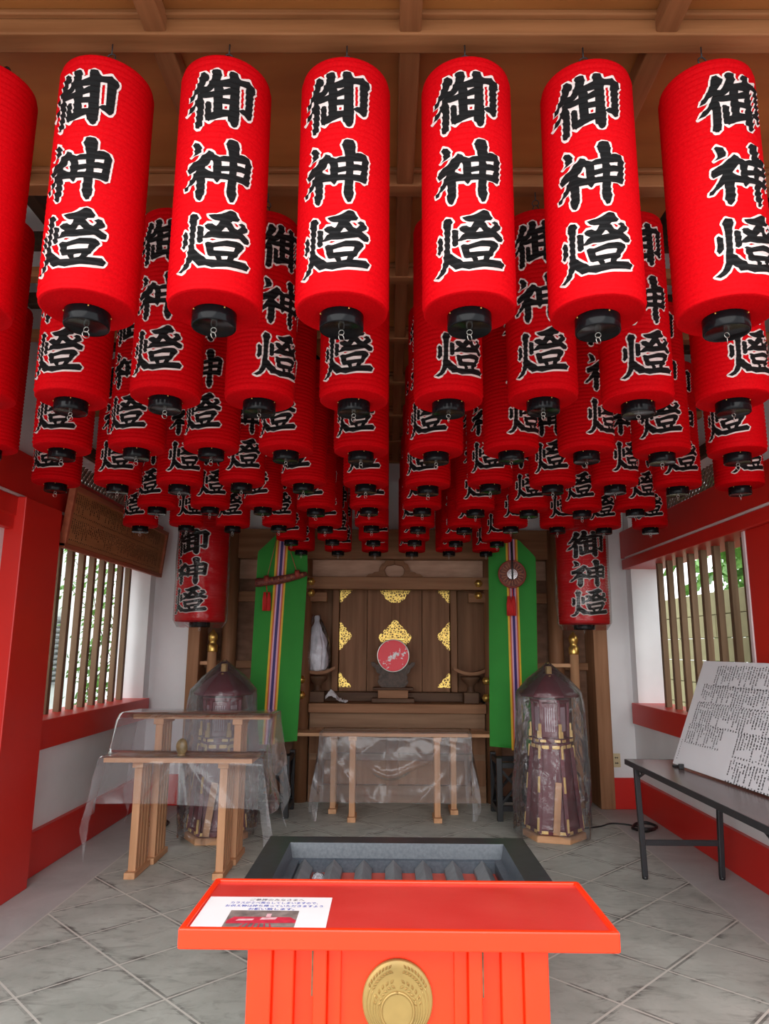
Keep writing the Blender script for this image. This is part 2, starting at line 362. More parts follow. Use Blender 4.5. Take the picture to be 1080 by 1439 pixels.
# lattice vents above the beams
for sgn, X, nm in ((-1, XL-.12, 'left'), (1, XR+.12, 'right')):
    v = MB()
    for k in range(-8, 46):
        for q in (-1, 1):
            y0 = 4.55+k*.06; a = Vector((X+q*.008, y0, 2.50)); c = Vector((X+q*.008, y0+q*.24, 2.74))
            if min(a.y, c.y) > 4.56 and max(a.y, c.y) < 6.6: v.bar(a, c, .014, .012)
    TRIM[0] += 1; struct(v.build('trim_%d' % TRIM[0], wood('lattice_wood', (.10, .065, .045), (.17, .11, .08), 2), loc=(X, 5.5, 2.5)))
    trim(dark_raft, (X-.1 if sgn < 0 else X-.16, 4.5, 2.745, X+.16 if sgn < 0 else X+.1, 6.68, 2.83))

# windows with wooden slats
def window(n, X, y0, y1, z0, z1, label):
    r = bpy.data.objects.new('window_%d' % n, None); S.collection.objects.link(r); r.location = (X, (y0+y1)/2, z0); r['kind'] = 'structure'
    for k in range(8):
        y = y0+(y1-y0)*k/7; sg = 1 if X > 0 else -1
        MB().box(X-.023, y-.023, z0, X+.023, y+.023, z1).build('slat', slat_wood, r, bevel=.003)
    return r
window(1, XL-.14, 4.99, 6.36, .93, 2.136, '')
window(2, XR+.10, 4.62, 6.12, .92, 2.136, '')

# ------------------------------------------------------------------ what shows through the windows
out_wall = MB().box(-4.3, 2, -.12, -4.15, 10.5, 4.2); struct(out_wall.build('wall_outside_left', mat('pale_render', (.82, .83, .80), .8, var=.04)))
bw = MB()
for r in range(9):
    for c in range(14):
        y = 2.6+c*.45+(.225 if r % 2 else 0); bw.box(3.35, y+.004, r*.235-.12, 3.47, y+.446, r*.235+.108)
struct(bw.build('wall_outside_right', mat('yellowish_block', (.32, .28, .14), .85, var=.12, scale=6, bump=.2), bevel=.004, seg=1))
lv = thing('louver_grille', 'grey slatted ventilation louver on the pale wall outside the left window', 'louver', (-4.13, 8.3, .95))
for k in range(12): pass
lb = MB()
for k in range(13): lb.hexa([(-4.15, 7.6, .95+k*.065), (-4.09, 7.6, .93+k*.065), (-4.09, 9.0, .93+k*.065), (-4.15, 9.0, .95+k*.065), (-4.15, 7.6, .975+k*.065), (-4.09, 7.6, .955+k*.065), (-4.09, 9.0, .955+k*.065), (-4.15, 9.0, .975+k*.065)])
lb.build('blades', mat('louver_grey', (.22, .23, .23), .5), lv)
fr = MB(); fr.box(-4.16, 7.55, .9, -4.08, 7.6, 1.82); fr.box(-4.16, 9.0, .9, -4.08, 9.05, 1.82); fr.build('frame', MATS['louver_grey'], lv)
leaf_m = mat('leaf_green', (.07, .20, .03), .5, col2=(.20, .40, .08), scale=30)
stem_m = mat('stem_brown', (.10, .07, .04), .8)
def shrub(x, y, h, rad, n, seed, label, z0=-.12, leaf=1.0, xr=.06):
    R = rnd(seed); t = thing('climbing_shrub', label, 'shrub', (x, y, z0), 'shrubs outside the windows')
    st = MB(); ends = []
    for k in range(5):
        pts = [(x+R.uniform(-.03, .03), y+R.uniform(-.05, .05), z0)]
        for i in range(1, 7): pts.append((x+R.uniform(-.5, .5)*rad*i/6, y+R.uniform(-1, 1)*rad*i/6, z0+h*i/6))
        st.tube(pts, [.012*(1-i/8) for i in range(7)], 5); ends += pts[1:]
    st.build('stem', stem_m, t)
    lf = MB()
    for k in range(n):
        p = Vector(R.choice(ends))+Vector((R.gauss(0, xr), R.gauss(0, rad*.3), R.gauss(0, h*.07)))
        if p.z < z0+.02: p.z = z0+.05
        d = Vector((R.gauss(0, 1), R.gauss(0, 1), R.gauss(0, 1))).normalized(); u = d.orthogonal().normalized(); l = R.uniform(.03, .06)*leaf
        q = d.cross(u)
        lf.add([p-u*l, p+q*l*.45+d*.008, p+u*l, p-q*l*.45+d*.008], [(0, 1, 2), (0, 2, 3)])
    lf.build('foliage', leaf_m, t, fix=False); return t
shrub(-3.75, 7.1, 2.6, .55, 750, 3, 'tall leafy green shrub behind the middle slats of the left window')
shrub(-3.7, 9.0, 2.7, .7, 900, 4, 'leafy green shrub behind the far slats of the left window')
shrub(-3.5, 5.6, .95, .4, 380, 5, 'low leafy shrub at the bottom of the nearest left window slats')
shrub(4.6, 8.4, 4.6, .9, 2600, 8, 'leafy tree seen above the block wall between the far slats of the right window', leaf=2.6, xr=.4)
tr = shrub(4.5, 6.0, 4.4, .8, 2600, 6, 'dark tree above the yellowish block wall outside the right window', leaf=2.6, xr=.4)

# ------------------------------------------------------------------ altar at the back
AC = .085
alt = thing('altar_platform', 'brown panelled wooden altar base with a projecting ledge between round posts', 'altar', (AC, 6.9, 0))
b = MB(); b.box(-.74, 6.93, 0, .91, 7.5, .80); b.build('base', base_panel, alt, bevel=.004)
for z0, z1 in ((0, .15), (.37, .43), (.66, .80)): MB().box(-.74, 6.87, z0, .91, 6.935, z1).build('rail', wood('altar_rail_wood', (.19, .10, .055), (.29, .165, .095), 0), alt, bevel=.004)
for x0, x1 in ((-.74, -.60), (.04-.055, .04+.055), (.77, .91)):
    MB().box(x0, 6.872, .15, x1, 6.933, .66).build('stile', altar_z, alt, bevel=.004)
MB().box(-.745, 6.80, .80, .915, 7.5, .885).build('ledge', altar_x, alt, bevel=.006)
MB().box(-.72, 7.10, .885, .90, 7.5, .97).build('upper_step', altar_dk, alt, bevel=.005)
# posts, lintels and side panels
def postz(x, y, r, z1, m=altar_z):
    TRIM[0] += 1; b = MB().lathe([(r, 0), (r, z1)], (x, y, 0), 28); return struct(b.build('trim_%d' % TRIM[0], m, loc=(x, y, 0)))
for x in (-.82, .99): postz(x, 6.90, .072, 2.54)
for x in (-1.53, 1.60): postz(x, 6.86, .072, 2.54)
for x0, x1 in ((-1.87, -1.76), (1.90, 2.03)): trim(base_panel if x1 < 0 else base_panel, (x0, 6.66, 0, x1, 6.95, 2.54))
trim(altar_x, (-1.90, 6.82, 2.25, 2.06, 6.98, 2.54))
trim(altar_x, (-.86, 6.83, 1.955, 1.03, 6.95, 2.075))
trim(altar_x, (-.80, 6.86, 1.835, -.60, 6.95, 1.925)); trim(altar_x, (.77, 6.86, 1.835, .97, 6.95, 1.925))
trim(transom_w, (-.80, 6.955, 2.07, .97, 6.98, 2.26), 0)
trim(transom_w, (-1.55, 6.955, 2.06, -.80, 6.98, 2.26), 0); trim(transom_w, (.97, 6.955, 2.06, 1.62, 6.98, 2.26), 0)
trim(altar_x, (-1.80, 6.87, 1.83, -.82, 6.96, 1.93)); trim(altar_x, (.99, 6.87, 1.83, 1.95, 6.96, 1.93))
trim(altar_x, (-1.80, 6.88, 1.20, -.82, 6.96, 1.27)); trim(altar_x, (.99, 6.88, 1.20, 1.95, 6.96, 1.27))
trim(side_panel, (-1.80, 6.955, 0, -.80, 6.985, 2.06), 0); trim(side_panel, (.97, 6.955, 0, 1.95, 6.985, 2.06), 0)
for x in (-1.2, 1.33): trim(altar_z, (x-.03, 6.93, 0, x+.03, 6.97, 1.85))
trim(altar_z, (-.90, 7.3, .885, -.57, 7.45, 2.0)); trim(altar_z, (.70, 7.3, .885, 1.06, 7.45, 2.0))
trim(altar_dk, (-.745, 7.1, 1.985, .915, 7.45, 2.12))
trim(altar_z, (-.57, 7.21, .97, -.505, 7.42, 1.99)); trim(altar_z, (.625, 7.21, .97, .69, 7.42, 1.99))
# sanctuary doors with pierced gold fittings
DX0, DX1, DZ0, DZ1, DY = -.500, .620, 1.000, 1.985, 7.27
door = bpy.data.objects.new('door_1', None); S.collection.objects.link(door); door.location = ((DX0+DX1)/2, DY, DZ0); door['kind'] = 'structure'
W4 = (DX1-DX0)/4
for k in range(4):
    b = MB(); x0 = DX0+W4*k; b.box(x0+.002, DY, DZ0-.032, x0+W4-.002, DY+.05, DZ1); lf = b.build('door_leaf', altar_z, door, bevel=.003)
MB().box(AC-.055, DY-.02, DZ0, AC+.025, DY+.03, DZ1).build('meeting_stile', altar_z, door, bevel=.004)
def scallop(pts, bumps=5, amp=.012):
    """turn each segment flagged by the outline into small lobes"""
    out = []
    for i in range(len(pts)):
        a = Vector(pts[i][:2]); c = Vector(pts[(i+1) % len(pts)][:2]); fl_ = pts[i][2]
        if not fl_: out.append(tuple(a)); continue
        n = Vector((c.y-a.y, -(c.x-a.x))).normalized()
        for k in range(fl_):
            for j in range(6):
                t = (k+j/6)/fl_; q = a+(c-a)*t+n*amp*math.sin(PI*j/6); out.append(tuple(q))
    return out
def fitting(pts, amp=.011):
    b = MB(); b.prism(scallop(pts, amp=amp), lambda u, v, t: (u, t, v), DY-.010-(.016 if any(abs(p[0]-AC) < .03 for p in pts) else 0), DY+.001)
    return b.build('gold_fitting', gold_pl, door, bevel=0)
q = .125
fitting([(DX0, DZ1, 0), (DX0, DZ1-q-.01, 3), (DX0+q, DZ1, 0)]); fitting([(DX1, DZ1, 0), (DX1-q, DZ1, 3), (DX1, DZ1-q-.01, 0)])
fitting([(DX0, DZ0+.01, 0), (DX0+q, DZ0+.01, 3), (DX0, DZ0+q+.03, 0)]); fitting([(DX1, DZ0+.01, 0), (DX1, DZ0+q+.03, 3), (DX1-q, DZ0+.01, 0)])
zm = 1.515
fitting([(DX0, zm-.14, 3), (DX0+.125, zm, 3), (DX0, zm+.14, 0)]); fitting([(DX1, zm+.14, 3), (DX1-.125, zm, 3), (DX1, zm-.14, 0)])
cx = AC-.020
fitting([(cx-.155, DZ1, 2), (cx-.07, DZ1-.11, 1), (cx, DZ1-.13, 1), (cx+.07, DZ1-.11, 2), (cx+.155, DZ1, 0)], .013)
fitting([(cx-.09, 1.42, 1), (cx+.09, 1.42, 1), (cx+.165, 1.50, 4), (cx, 1.675, 4), (cx-.165, 1.50, 1)], .013)
MB().box(cx-.10, DY-.055, 1.475, cx+.10, DY-.03, 1.495).build('bolt_bar', brass, door, bevel=.004)
# frog-leg strut in the transom
def kael():
    half = [(0, .175), (.085, .175), (.10, .15), (.125, .14), (.145, .10), (.155, .06), (.20, .055), (.215, .04), (.255, .035), (.29, .0)]
    pts = [(-u, v) for u, v in reversed(half)]+half[1:]
    inner = [(-.055, .0), (-.085, .03), (-.10, .08), (-.075, .12), (0, .135), (.075, .12), (.10, .08), (.085, .03), (.055, .0)]
    # left and right halves so that the eye stays open
    b = MB()
    L_ = [(-.29, 0)]+[(-u, v) for u, v in reversed(half[:-1])]
    Lp = L_+[(0, .135), (-.075, .12), (-.10, .08), (-.085, .03), (-.04, .0)]
    f = lambda u, v, t: (AC-.03+u, t, 2.075+v*.97)
    b.prism(Lp, f, 6.90, 6.957); b.prism([(-u, v) for u, v in reversed(Lp)], f, 6.90, 6.957); return b
tag(kael().build('frog_leg_strut', altar_x, bevel=.004, loc=(AC-.03, 6.93, 2.075)), 'carved brown frog-leg strut with an open eye on the lintel above the doors', 'strut')
# flower-shaped brass bosses on posts
for i, (px, py, Y, lab) in enumerate(((437, 817, 6.815, 'upper brass boss at the left end of the door lintel'), (437, 833, 6.845, 'lower brass boss on the short bracket left of the doors'),
        (672, 820, 6.815, 'upper brass boss at the right end of the door lintel'), (672, 837, 6.845, 'lower brass boss on the short bracket right of the doors'),
        (423, 955, 6.80, 'small brass boss on the left post beside the paper-wrapped figure'), (423, 977, 6.785, 'brass boss low on the left post beside the altar ledge'),
        (683, 957, 6.80, 'small brass boss on the right post beside the wooden bracket'), (683, 981, 6.785, 'brass boss low on the right post beside the altar ledge'))):
    p = at(px, py, Y); o = MB(); n = 6; pr = [(.008, -.03), (.016, -.028), (.02, -.018), (.034, -.01), (.036, 0), (.036, .03)]
    vs = MB().lathe(pr, (0, 0, 0), 24)
    vs.v = [(p.x+x*(1+.08*math.cos(6*math.atan2(y, x))), p.y+z, p.z+y*(1+.08*math.cos(6*math.atan2(y, x)))) for x, y, z in vs.v]
    tag(vs.build('brass_boss', brass, loc=p), lab, 'boss', 'brass bosses on the altar posts')

# round mirror on a carved stand
ms = thing('mirror_stand', 'dark carved wooden cloud-shaped stand under the round red mirror', 'stand', (.045, 7.02, .885))
MB().box(-.16, 6.93, .885, .25, 7.12, .925).build('base', altar_dk, ms, bevel=.006)
MB().box(-.10, 6.95, .925, .19, 7.10, 1.0).build('riser', altar_x, ms, bevel=.005)
MB().box(-.15, 6.94, 1.0, .24, 7.11, 1.025).build('plate', altar_dk, ms, bevel=.006)
pts = [(-.11, 0, 2), (.11, 0, 0), (.14, .03, 2), (.125, .12, 2), (.215, .235, 2), (.10, .19, 3), (0, .12, 3), (-.10, .19, 2), (-.215, .235, 2), (-.125, .12, 2), (-.14, .03, 0)]
c = MB(); c.prism(scallop(pts, amp=.012), lambda u, v, t: (.045+u, t, 1.025+v), 6.985, 7.06); c.build('carving', mat('carved_dark_wood', (.045, .028, .02), .5, col2=(.10, .06, .042), scale=40, bump=1.0, bscale=45), ms, bevel=.004)
mir = thing('round_mirror', 'round mirror disc with painted red and white reflection standing before the gold-fitted doors', 'mirror', (.045, 7.0, 1.325))
def disc(mb, cx, cy, cz, r, t, n=40, mi=0):
    m0 = MB().lathe([(r*.97, -t/2), (r, -t*.3), (r, t*.3), (r*.97, t/2)], (0, 0, 0), n)
    return mb.add([(cx+x, cy+z, cz+y) for x, y, z in m0.v], m0.f, mi)
m_ = mat('painted_mirror_reflection', (.98, .05, .07), .5, var=.04, scale=9)  # the mirror's red and white reflection is painted into its diffuse colour
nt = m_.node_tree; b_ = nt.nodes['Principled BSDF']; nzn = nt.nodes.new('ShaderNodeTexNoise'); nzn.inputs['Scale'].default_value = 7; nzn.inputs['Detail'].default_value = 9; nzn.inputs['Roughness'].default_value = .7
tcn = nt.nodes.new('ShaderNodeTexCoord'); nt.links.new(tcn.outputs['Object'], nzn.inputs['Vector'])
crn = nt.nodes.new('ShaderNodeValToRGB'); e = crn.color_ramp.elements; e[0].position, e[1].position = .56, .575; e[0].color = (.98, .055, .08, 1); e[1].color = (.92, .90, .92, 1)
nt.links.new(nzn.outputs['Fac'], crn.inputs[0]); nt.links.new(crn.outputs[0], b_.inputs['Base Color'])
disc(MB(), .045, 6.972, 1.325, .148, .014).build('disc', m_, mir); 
rm = MB().tube([(.045+.152*math.cos(a*PI/24), 6.974, 1.325+.152*math.sin(a*PI/24)) for a in range(48)], .006, 8, closed=True); rm.build('rim', steel, mir)

# brass-topped railing posts either side
for x, lab in ((-1.655, 'wooden railing post with a brass onion knob beside the left flank wall'), (1.735, 'wooden railing post with a brass onion knob beside the right flank wall')):
    t = thing('railing_post', lab, 'post', (x, 6.74, 0), 'brass-topped railing posts')
    z = 1.36 if x < 0 else 1.36
    MB().lathe([(.042, 0), (.042, z)], (x, 6.74, 0), 24).build('shaft', light_wood_z, t)
    MB().lathe([(.045, z-.01), (.047, z), (.047, z+.05), (.04, z+.06), (.032, z+.075), (.034, z+.09), (.043, z+.11), (.045, z+.135), (.036, z+.16), (.018, z+.18), (.006, z+.2)], (x, 6.74, 0), 24).build('knob', brass, t)
    x2 = x-.13 if x < 0 else x-.22
    MB().box(min(x2, x), 6.725, 1.23, max(x2, x), 6.755, 1.265).build('rail', light_wood_x, t, bevel=.005)

# wrapped white figure and bracket shelves on the ledge
def bracket(x, lab):
    t = thing('bracket_shelf', lab, 'bracket', (x, 6.97, .885), 'stepped brackets at the ends of the altar ledge')
    MB().box(x-.07, 6.90, .885, x+.07, 7.05, .985).build('block', altar_dk, t, bevel=.006)
    MB().lathe([(.05, .985), (.035, 1.01), (.035, 1.05), (.09, 1.10), (.10, 1.13)], (x, 6.97, 0), 20).build('neck', altar_dk, t)
    b = MB(); n = 18
    b.grid(n, 2, lambda u, v: (x+(u-.5)*.34, 6.88+v*.17, 1.145+.05*(2*u-1)**2))
    b.grid(n, 2, lambda u, v: (x+(u-.5)*.34, 6.88+v*.17, 1.175+.05*(2*u-1)**2))
    b.grid(n, 2, lambda u, v: (x+(u-.5)*.34, 6.88, 1.145+v*.03+.05*(2*u-1)**2)); b.grid(n, 2, lambda u, v: (x+(u-.5)*.34, 7.05, 1.145+v*.03+.05*(2*u-1)**2))
    b.build('tray', altar_x, t); return t
bracket(-.68, 'curved dark wooden bracket tray holding the white wrapped figure left of the doors')
bracket(.79, 'curved dark wooden bracket tray, empty, right of the gold-fitted doors')
R = rnd(11)
wf = thing('wrapped_figure', 'tall white paper bundle wrapped in clear plastic standing left of the doors', 'bundle', (-.70, 6.95, 1.17))
prof = [(.05, 1.175), (.085, 1.19), (.105, 1.24), (.112, 1.32), (.10, 1.42), (.075, 1.52), (.048, 1.59), (.028, 1.625), (.022, 1.65), (.026, 1.68), (.02, 1.70), (.006, 1.705)]
b = MB(); n = 60
b.grid(n, len(prof)*6, lambda u, v: (lambda k: (lambda rr, z: (-.70+rr*math.cos(2*PI*u)*(1+.30*nz(3.4*math.cos(2*PI*u), 3.4*math.sin(2*PI*u), z*7)), 6.95+rr*.7*math.sin(2*PI*u)*(1+.30*nz(3.4*math.cos(2*PI*u), 3.4*math.sin(2*PI*u), z*7)), z))(
    prof[int(k)][0]+(prof[min(int(k)+1, len(prof)-1)][0]-prof[int(k)][0])*(k % 1), prof[int(k)][1]+(prof[min(int(k)+1, len(prof)-1)][1]-prof[int(k)][1])*(k % 1)))(v*(len(prof)-1)), wrap=True)
b.build('paper_wrap', bag_white, wf)
bag = MB(); bp_ = [(.145, 1.18), (.15, 1.26), (.15, 1.36), (.125, 1.48), (.09, 1.58), (.05, 1.66), (.035, 1.71)]
bag.grid(28, 14, lambda u, v: (lambda k, i: (-.705+(bp_[i][0]*(1-k)+bp_[i+1][0]*k)*math.cos(2*PI*u)*(1+.13*nz(4*math.cos(2*PI*u), 4*math.sin(2*PI*u), v*2)), 6.95+.72*(bp_[i][0]*(1-k)+bp_[i+1][0]*k)*math.sin(2*PI*u)*(1+.13*nz(4*math.cos(2*PI*u), 4*math.sin(2*PI*u), v*2)), bp_[i][1]*(1-k)+bp_[i+1][1]*k))(v*(len(bp_)-1)-min(int(v*(len(bp_)-1)), len(bp_)-2), min(int(v*(len(bp_)-1)), len(bp_)-2)), wrap=True)
bag.build('clear_cover', clear_bag, wf)
cl = MB(); cl.grid(26, 20, lambda u, v: (-.595+u*.21+.02*nz(u*4, v*3, 5), 6.83+v*.16, max(.889, .90+.11*math.sin(PI*min(1, u*1.3+.1))*(1-u)*1.2*(.55+.45*math.sin(PI*v))+.022*nz(u*7, v*7, 1))))
tag(cl.build('crumpled_cloth', bag_white, loc=(-.52, 6.88, .89)), 'crumpled white cloth lying on the altar ledge left of the doors', 'cloth')
# brush-letter outlines in 0.1 mm on the unrolled lantern paper
GLYPH = {"black":[[[-137,6114],[-117,6114],[-27,6044],[10,5914],[-17,5860],[-40,5794],[193,5864],[197,5884],[173,6000],[213,6067],[283,6104],[380,6070],[450,5977],[500,5934],[713,6004],[720,6010],[733,6010],[800,5960],[837,5940],[847,5924],[937,5834],[937,5820],[920,5734],[873,5670],[850,4977],[807,4890],[743,4860],[620,4910],[497,5007],[483,4630],[443,4537],[390,4504],[363,4497],[303,4520],[303,4527],[213,4637],[197,4740],[77,4714],[-57,4674],[-267,4567],[-277,4567],[-310,4590],[-367,4617],[-387,4717],[-390,5134],[-370,5177],[-350,5177],[-293,5170],[-230,5117],[-223,4847],[-170,4860],[-183,5217],[-183,5284],[-277,5237],[-380,5237],[-483,5294],[-437,5194],[-423,5117],[-427,4774],[-450,4457],[-457,4457],[-523,4397],[-600,4407],[-663,4487],[-640,4614],[-637,4664],[-623,5040],[-640,5067],[-650,5070],[-660,5064],[-807,4947],[-970,4914],[-977,4914],[-977,4920],[-963,4937],[-940,4990],[-777,5137],[-770,5137],[-747,5164],[-740,5164],[-717,5190],[-710,5190],[-593,5464],[-590,5477],[-603,5470],[-627,5444],[-633,5444],[-777,5317],[-913,5294],[-920,5297],[-863,5397],[-740,5554],[-633,5764],[-627,5767],[-607,5927],[-573,6030],[-467,6040],[-357,5960],[-323,5874],[-327,5850],[-363,5767],[-470,5640],[-470,5634],[-450,5624],[-440,5624],[-413,5607],[-400,5607],[-333,5687],[-253,5860],[-237,5944],[-273,6024],[-197,6100]],[[630,5764],[467,5720],[477,5137],[483,5037],[647,5117],[637,5667]],[[220,5634],[37,5584],[57,5540],[60,5527],[67,5524],[220,5574]],[[-183,5544],[-263,5484],[-273,5470],[-280,5470],[-290,5457],[-297,5457],[-307,5444],[-313,5444],[-323,5430],[-330,5430],[-340,5417],[-260,5440],[-183,5474]],[[227,5384],[47,5350],[53,5260],[230,5287],[233,5384]],[[227,5110],[50,5080],[60,4927],[60,4917],[67,4917],[220,4950]],[[343,4134],[460,4120],[550,4027],[547,3750],[670,3794],[693,3807],[710,3807],[843,3750],[920,3664],[890,3374],[863,3010],[847,3004],[797,2964],[680,3000],[503,2997],[500,2737],[527,2674],[507,2534],[453,2404],[377,2380],[310,2464],[263,2624],[290,2960],[100,2940],[23,2854],[-57,2934],[-273,2947],[-270,2594],[-307,2450],[-353,2394],[-387,2357],[-467,2404],[-527,2544],[-497,2690],[-507,2930],[-530,2920],[-593,2874],[-607,2870],[-630,2844],[-637,2844],[-780,2714],[-877,2720],[-843,2790],[-710,2914],[-637,3040],[-607,3080],[-530,3220],[-540,3224],[-743,3154],[-790,3237],[-777,3374],[-573,3450],[-463,3540],[-430,3560],[-420,3574],[-387,3594],[-220,3740],[-103,3697],[-57,3607],[50,3574],[67,3574],[290,3647],[247,3840],[190,3970],[250,4077]],[[-627,4030],[-510,3980],[-403,3837],[-420,3717],[-547,3667],[-587,3657],[-660,3627],[-700,3620],[-607,3717],[-617,3840],[-680,3977]],[[713,3570],[507,3534],[507,3444],[510,3430],[523,3430],[717,3460],[730,3570]],[[303,3494],[107,3447],[120,3350],[123,3344],[310,3380]],[[-130,3464],[-297,3247],[-293,3240],[-197,3190],[-87,3134],[-93,3397],[-100,3420]],[[710,3290],[500,3257],[503,3174],[690,3197]],[[310,3230],[110,3187],[123,3114],[123,3107],[140,3107],[307,3137],[317,3207],[317,3230]],[[427,2154],[440,2154],[537,2117],[627,2024],[650,1990],[610,1917],[467,1887],[440,1850],[420,1834],[417,1820],[527,1727],[607,1704],[687,1787],[620,1850],[623,1857],[713,1917],[813,1907],[893,1750],[743,1624],[953,1560],[927,1420],[820,1394],[673,1450],[643,1454],[153,1344],[107,1344],[0,1357],[-20,1357],[-47,1344],[-147,1307],[-237,1307],[-240,1244],[-313,1200],[-323,1200],[-387,1234],[-393,1624],[-350,1650],[-233,1610],[-233,1370],[-230,1390],[-223,1390],[-210,1407],[-203,1407],[-190,1424],[-183,1424],[-170,1440],[-163,1440],[-150,1457],[-143,1457],[-73,1517],[-77,1527],[-187,1600],[-213,1680],[-160,1717],[-150,1730],[-27,1734],[67,1667],[153,1794],[153,1800],[37,1807],[-60,1867],[-130,1944],[73,1970]],[[-560,2027],[-430,1964],[-420,1964],[-390,1910],[-370,1887],[-420,1757],[-447,1467],[-453,1060],[-340,940],[-333,940],[-123,767],[127,764],[73,857],[-37,834],[-100,880],[-147,1044],[-180,1207],[-120,1237],[-93,1237],[3,1217],[593,1377],[700,1377],[813,1260],[667,1060],[620,950],[560,917],[547,884],[520,844],[520,837],[537,837],[673,864],[890,904],[890,897],[980,794],[980,784],[973,780],[930,697],[910,680],[707,650],[390,627],[170,590],[17,557],[-150,604],[-317,587],[-487,764],[-560,620],[-670,507],[-673,497],[-773,464],[-790,464],[-900,507],[-903,514],[-720,630],[-650,800],[-637,820],[-627,1024],[-597,1214],[-597,1587],[-607,1737],[-650,1890],[-597,1964]],[[300,1664],[207,1557],[223,1554],[287,1567],[393,1584],[377,1604],[370,1604]],[[-750,1580],[-653,1500],[-650,1207],[-700,1127],[-740,1104],[-767,1094],[-820,1177],[-787,1304],[-797,1547]],[[550,1197],[40,1094],[33,1090],[33,1080],[43,1000],[63,997],[527,1084],[537,1090],[557,1180],[557,1197]],[[400,927],[223,884],[237,804],[240,790],[257,790],[367,810]]],"white":[[[-150,6164],[-103,6164],[7,6087],[23,6057],[60,5930],[60,5900],[47,5874],[140,5900],[123,5974],[123,6014],[170,6097],[270,6154],[307,6154],[417,6107],[507,5994],[707,6060],[747,6060],[873,5977],[973,5870],[987,5847],[987,5807],[970,5720],[923,5654],[900,4964],[843,4854],[760,4810],[730,4810],[620,4854],[543,4904],[530,4607],[480,4500],[390,4447],[350,4447],[267,4484],[173,4604],[163,4624],[157,4677],[10,4640],[-67,4610],[-253,4517],[-290,4517],[-390,4574],[-400,4444],[-413,4420],[-510,4347],[-607,4354],[-647,4380],[-713,4474],[-713,4510],[-690,4627],[-677,4984],[-760,4917],[-803,4894],[-957,4864],[-990,4864],[-1013,4877],[-1027,4900],[-1027,4934],[-977,5027],[-750,5227],[-723,5290],[-730,5294],[-770,5264],[-933,5244],[-963,5267],[-970,5310],[-900,5434],[-783,5580],[-677,5784],[-657,5940],[-610,6067],[-583,6084],[-453,6090],[-317,5994],[-323,6037],[-310,6060],[-223,6144]],[[577,5697],[517,5680],[527,5150],[533,5117],[593,5147],[587,5654],[583,5697]],[[157,5047],[103,5037],[107,4980],[117,4984],[170,4994],[173,5047]],[[330,4184],[473,4170],[497,4157],[587,4064],[600,4040],[600,3824],[680,3857],[733,3854],[880,3787],[947,3714],[970,3677],[913,2997],[900,2974],[810,2914],[773,2914],[667,2950],[553,2947],[550,2750],[577,2687],[577,2644],[553,2507],[490,2367],[390,2330],[360,2330],[337,2344],[267,2437],[217,2597],[213,2657],[233,2904],[130,2894],[60,2817],[37,2804],[7,2804],[-17,2817],[-80,2884],[-223,2894],[-220,2580],[-257,2437],[-283,2397],[-333,2334],[-370,2307],[-400,2307],[-427,2320],[-503,2367],[-513,2380],[-577,2530],[-577,2570],[-547,2704],[-553,2840],[-573,2830],[-730,2687],[-767,2664],[-880,2667],[-920,2694],[-927,2707],[-927,2740],[-887,2817],[-750,2947],[-637,3130],[-643,3134],[-723,3104],[-757,3104],[-783,3120],[-840,3224],[-827,3387],[-813,3410],[-787,3427],[-597,3497],[-423,3630],[-263,3774],[-233,3790],[-197,3790],[-77,3740],[-53,3717],[-23,3650],[53,3627],[227,3680],[197,3827],[140,3950],[140,3984],[213,4114]],[[-640,4080],[-607,4080],[-473,4017],[-353,3850],[-367,3714],[-383,3680],[-497,3630],[-570,3607],[-677,3570],[-713,3570],[-737,3584],[-750,3607],[-750,3637],[-737,3660],[-660,3737],[-667,3827],[-730,3964],[-730,3994],[-703,4030]],[[670,3510],[627,3500],[670,3504]],[[-143,3360],[-220,3264],[-190,3247],[-140,3220]],[[413,2204],[453,2204],[573,2154],[693,2024],[700,2010],[700,1977],[693,1964],[803,1960],[827,1957],[850,1944],[943,1770],[943,1737],[930,1714],[850,1644],[967,1610],[997,1587],[1003,1544],[980,1414],[963,1384],[933,1367],[843,1344],[807,1344],[857,1290],[863,1247],[710,1034],[657,914],[860,954],[903,954],[927,940],[1013,837],[1030,807],[1030,770],[973,670],[957,647],[923,630],[720,600],[403,577],[183,540],[37,507],[3,507],[-163,554],[-330,537],[-353,550],[-477,677],[-523,584],[-633,464],[-660,447],[-760,414],[-803,414],[-927,464],[-953,497],[-953,527],[-940,550],[-760,664],[-687,834],[-670,1084],[-747,1044],[-780,1044],[-807,1060],[-870,1164],[-870,1197],[-840,1304],[-847,1460],[-847,1560],[-840,1574],[-827,1590],[-777,1624],[-733,1630],[-647,1564],[-657,1724],[-700,1867],[-700,1904],[-693,1917],[-597,2064],[-573,2077],[-543,2077],[-393,2007],[-320,1900],[-320,1867],[-370,1744],[-373,1697],[-337,1700],[-263,1677],[-263,1694],[-250,1717],[-163,1780],[-23,1784],[-97,1830],[-167,1904],[-180,1927],[-180,1957],[-167,1980],[-137,1997],[60,2020]],[[567,1857],[493,1840],[487,1830],[547,1777],[593,1764],[613,1784],[577,1824]],[[-180,1534],[-187,1494],[-173,1504],[-160,1510],[-157,1520]],[[-13,1304],[-60,1287],[-60,1280],[-3,1270],[33,1280],[90,1297]],[[-233,1190],[-300,1150],[-337,1150],[-400,1184],[-400,1080],[-303,977],[-247,937],[-137,847],[-150,867],[-170,934]]]}
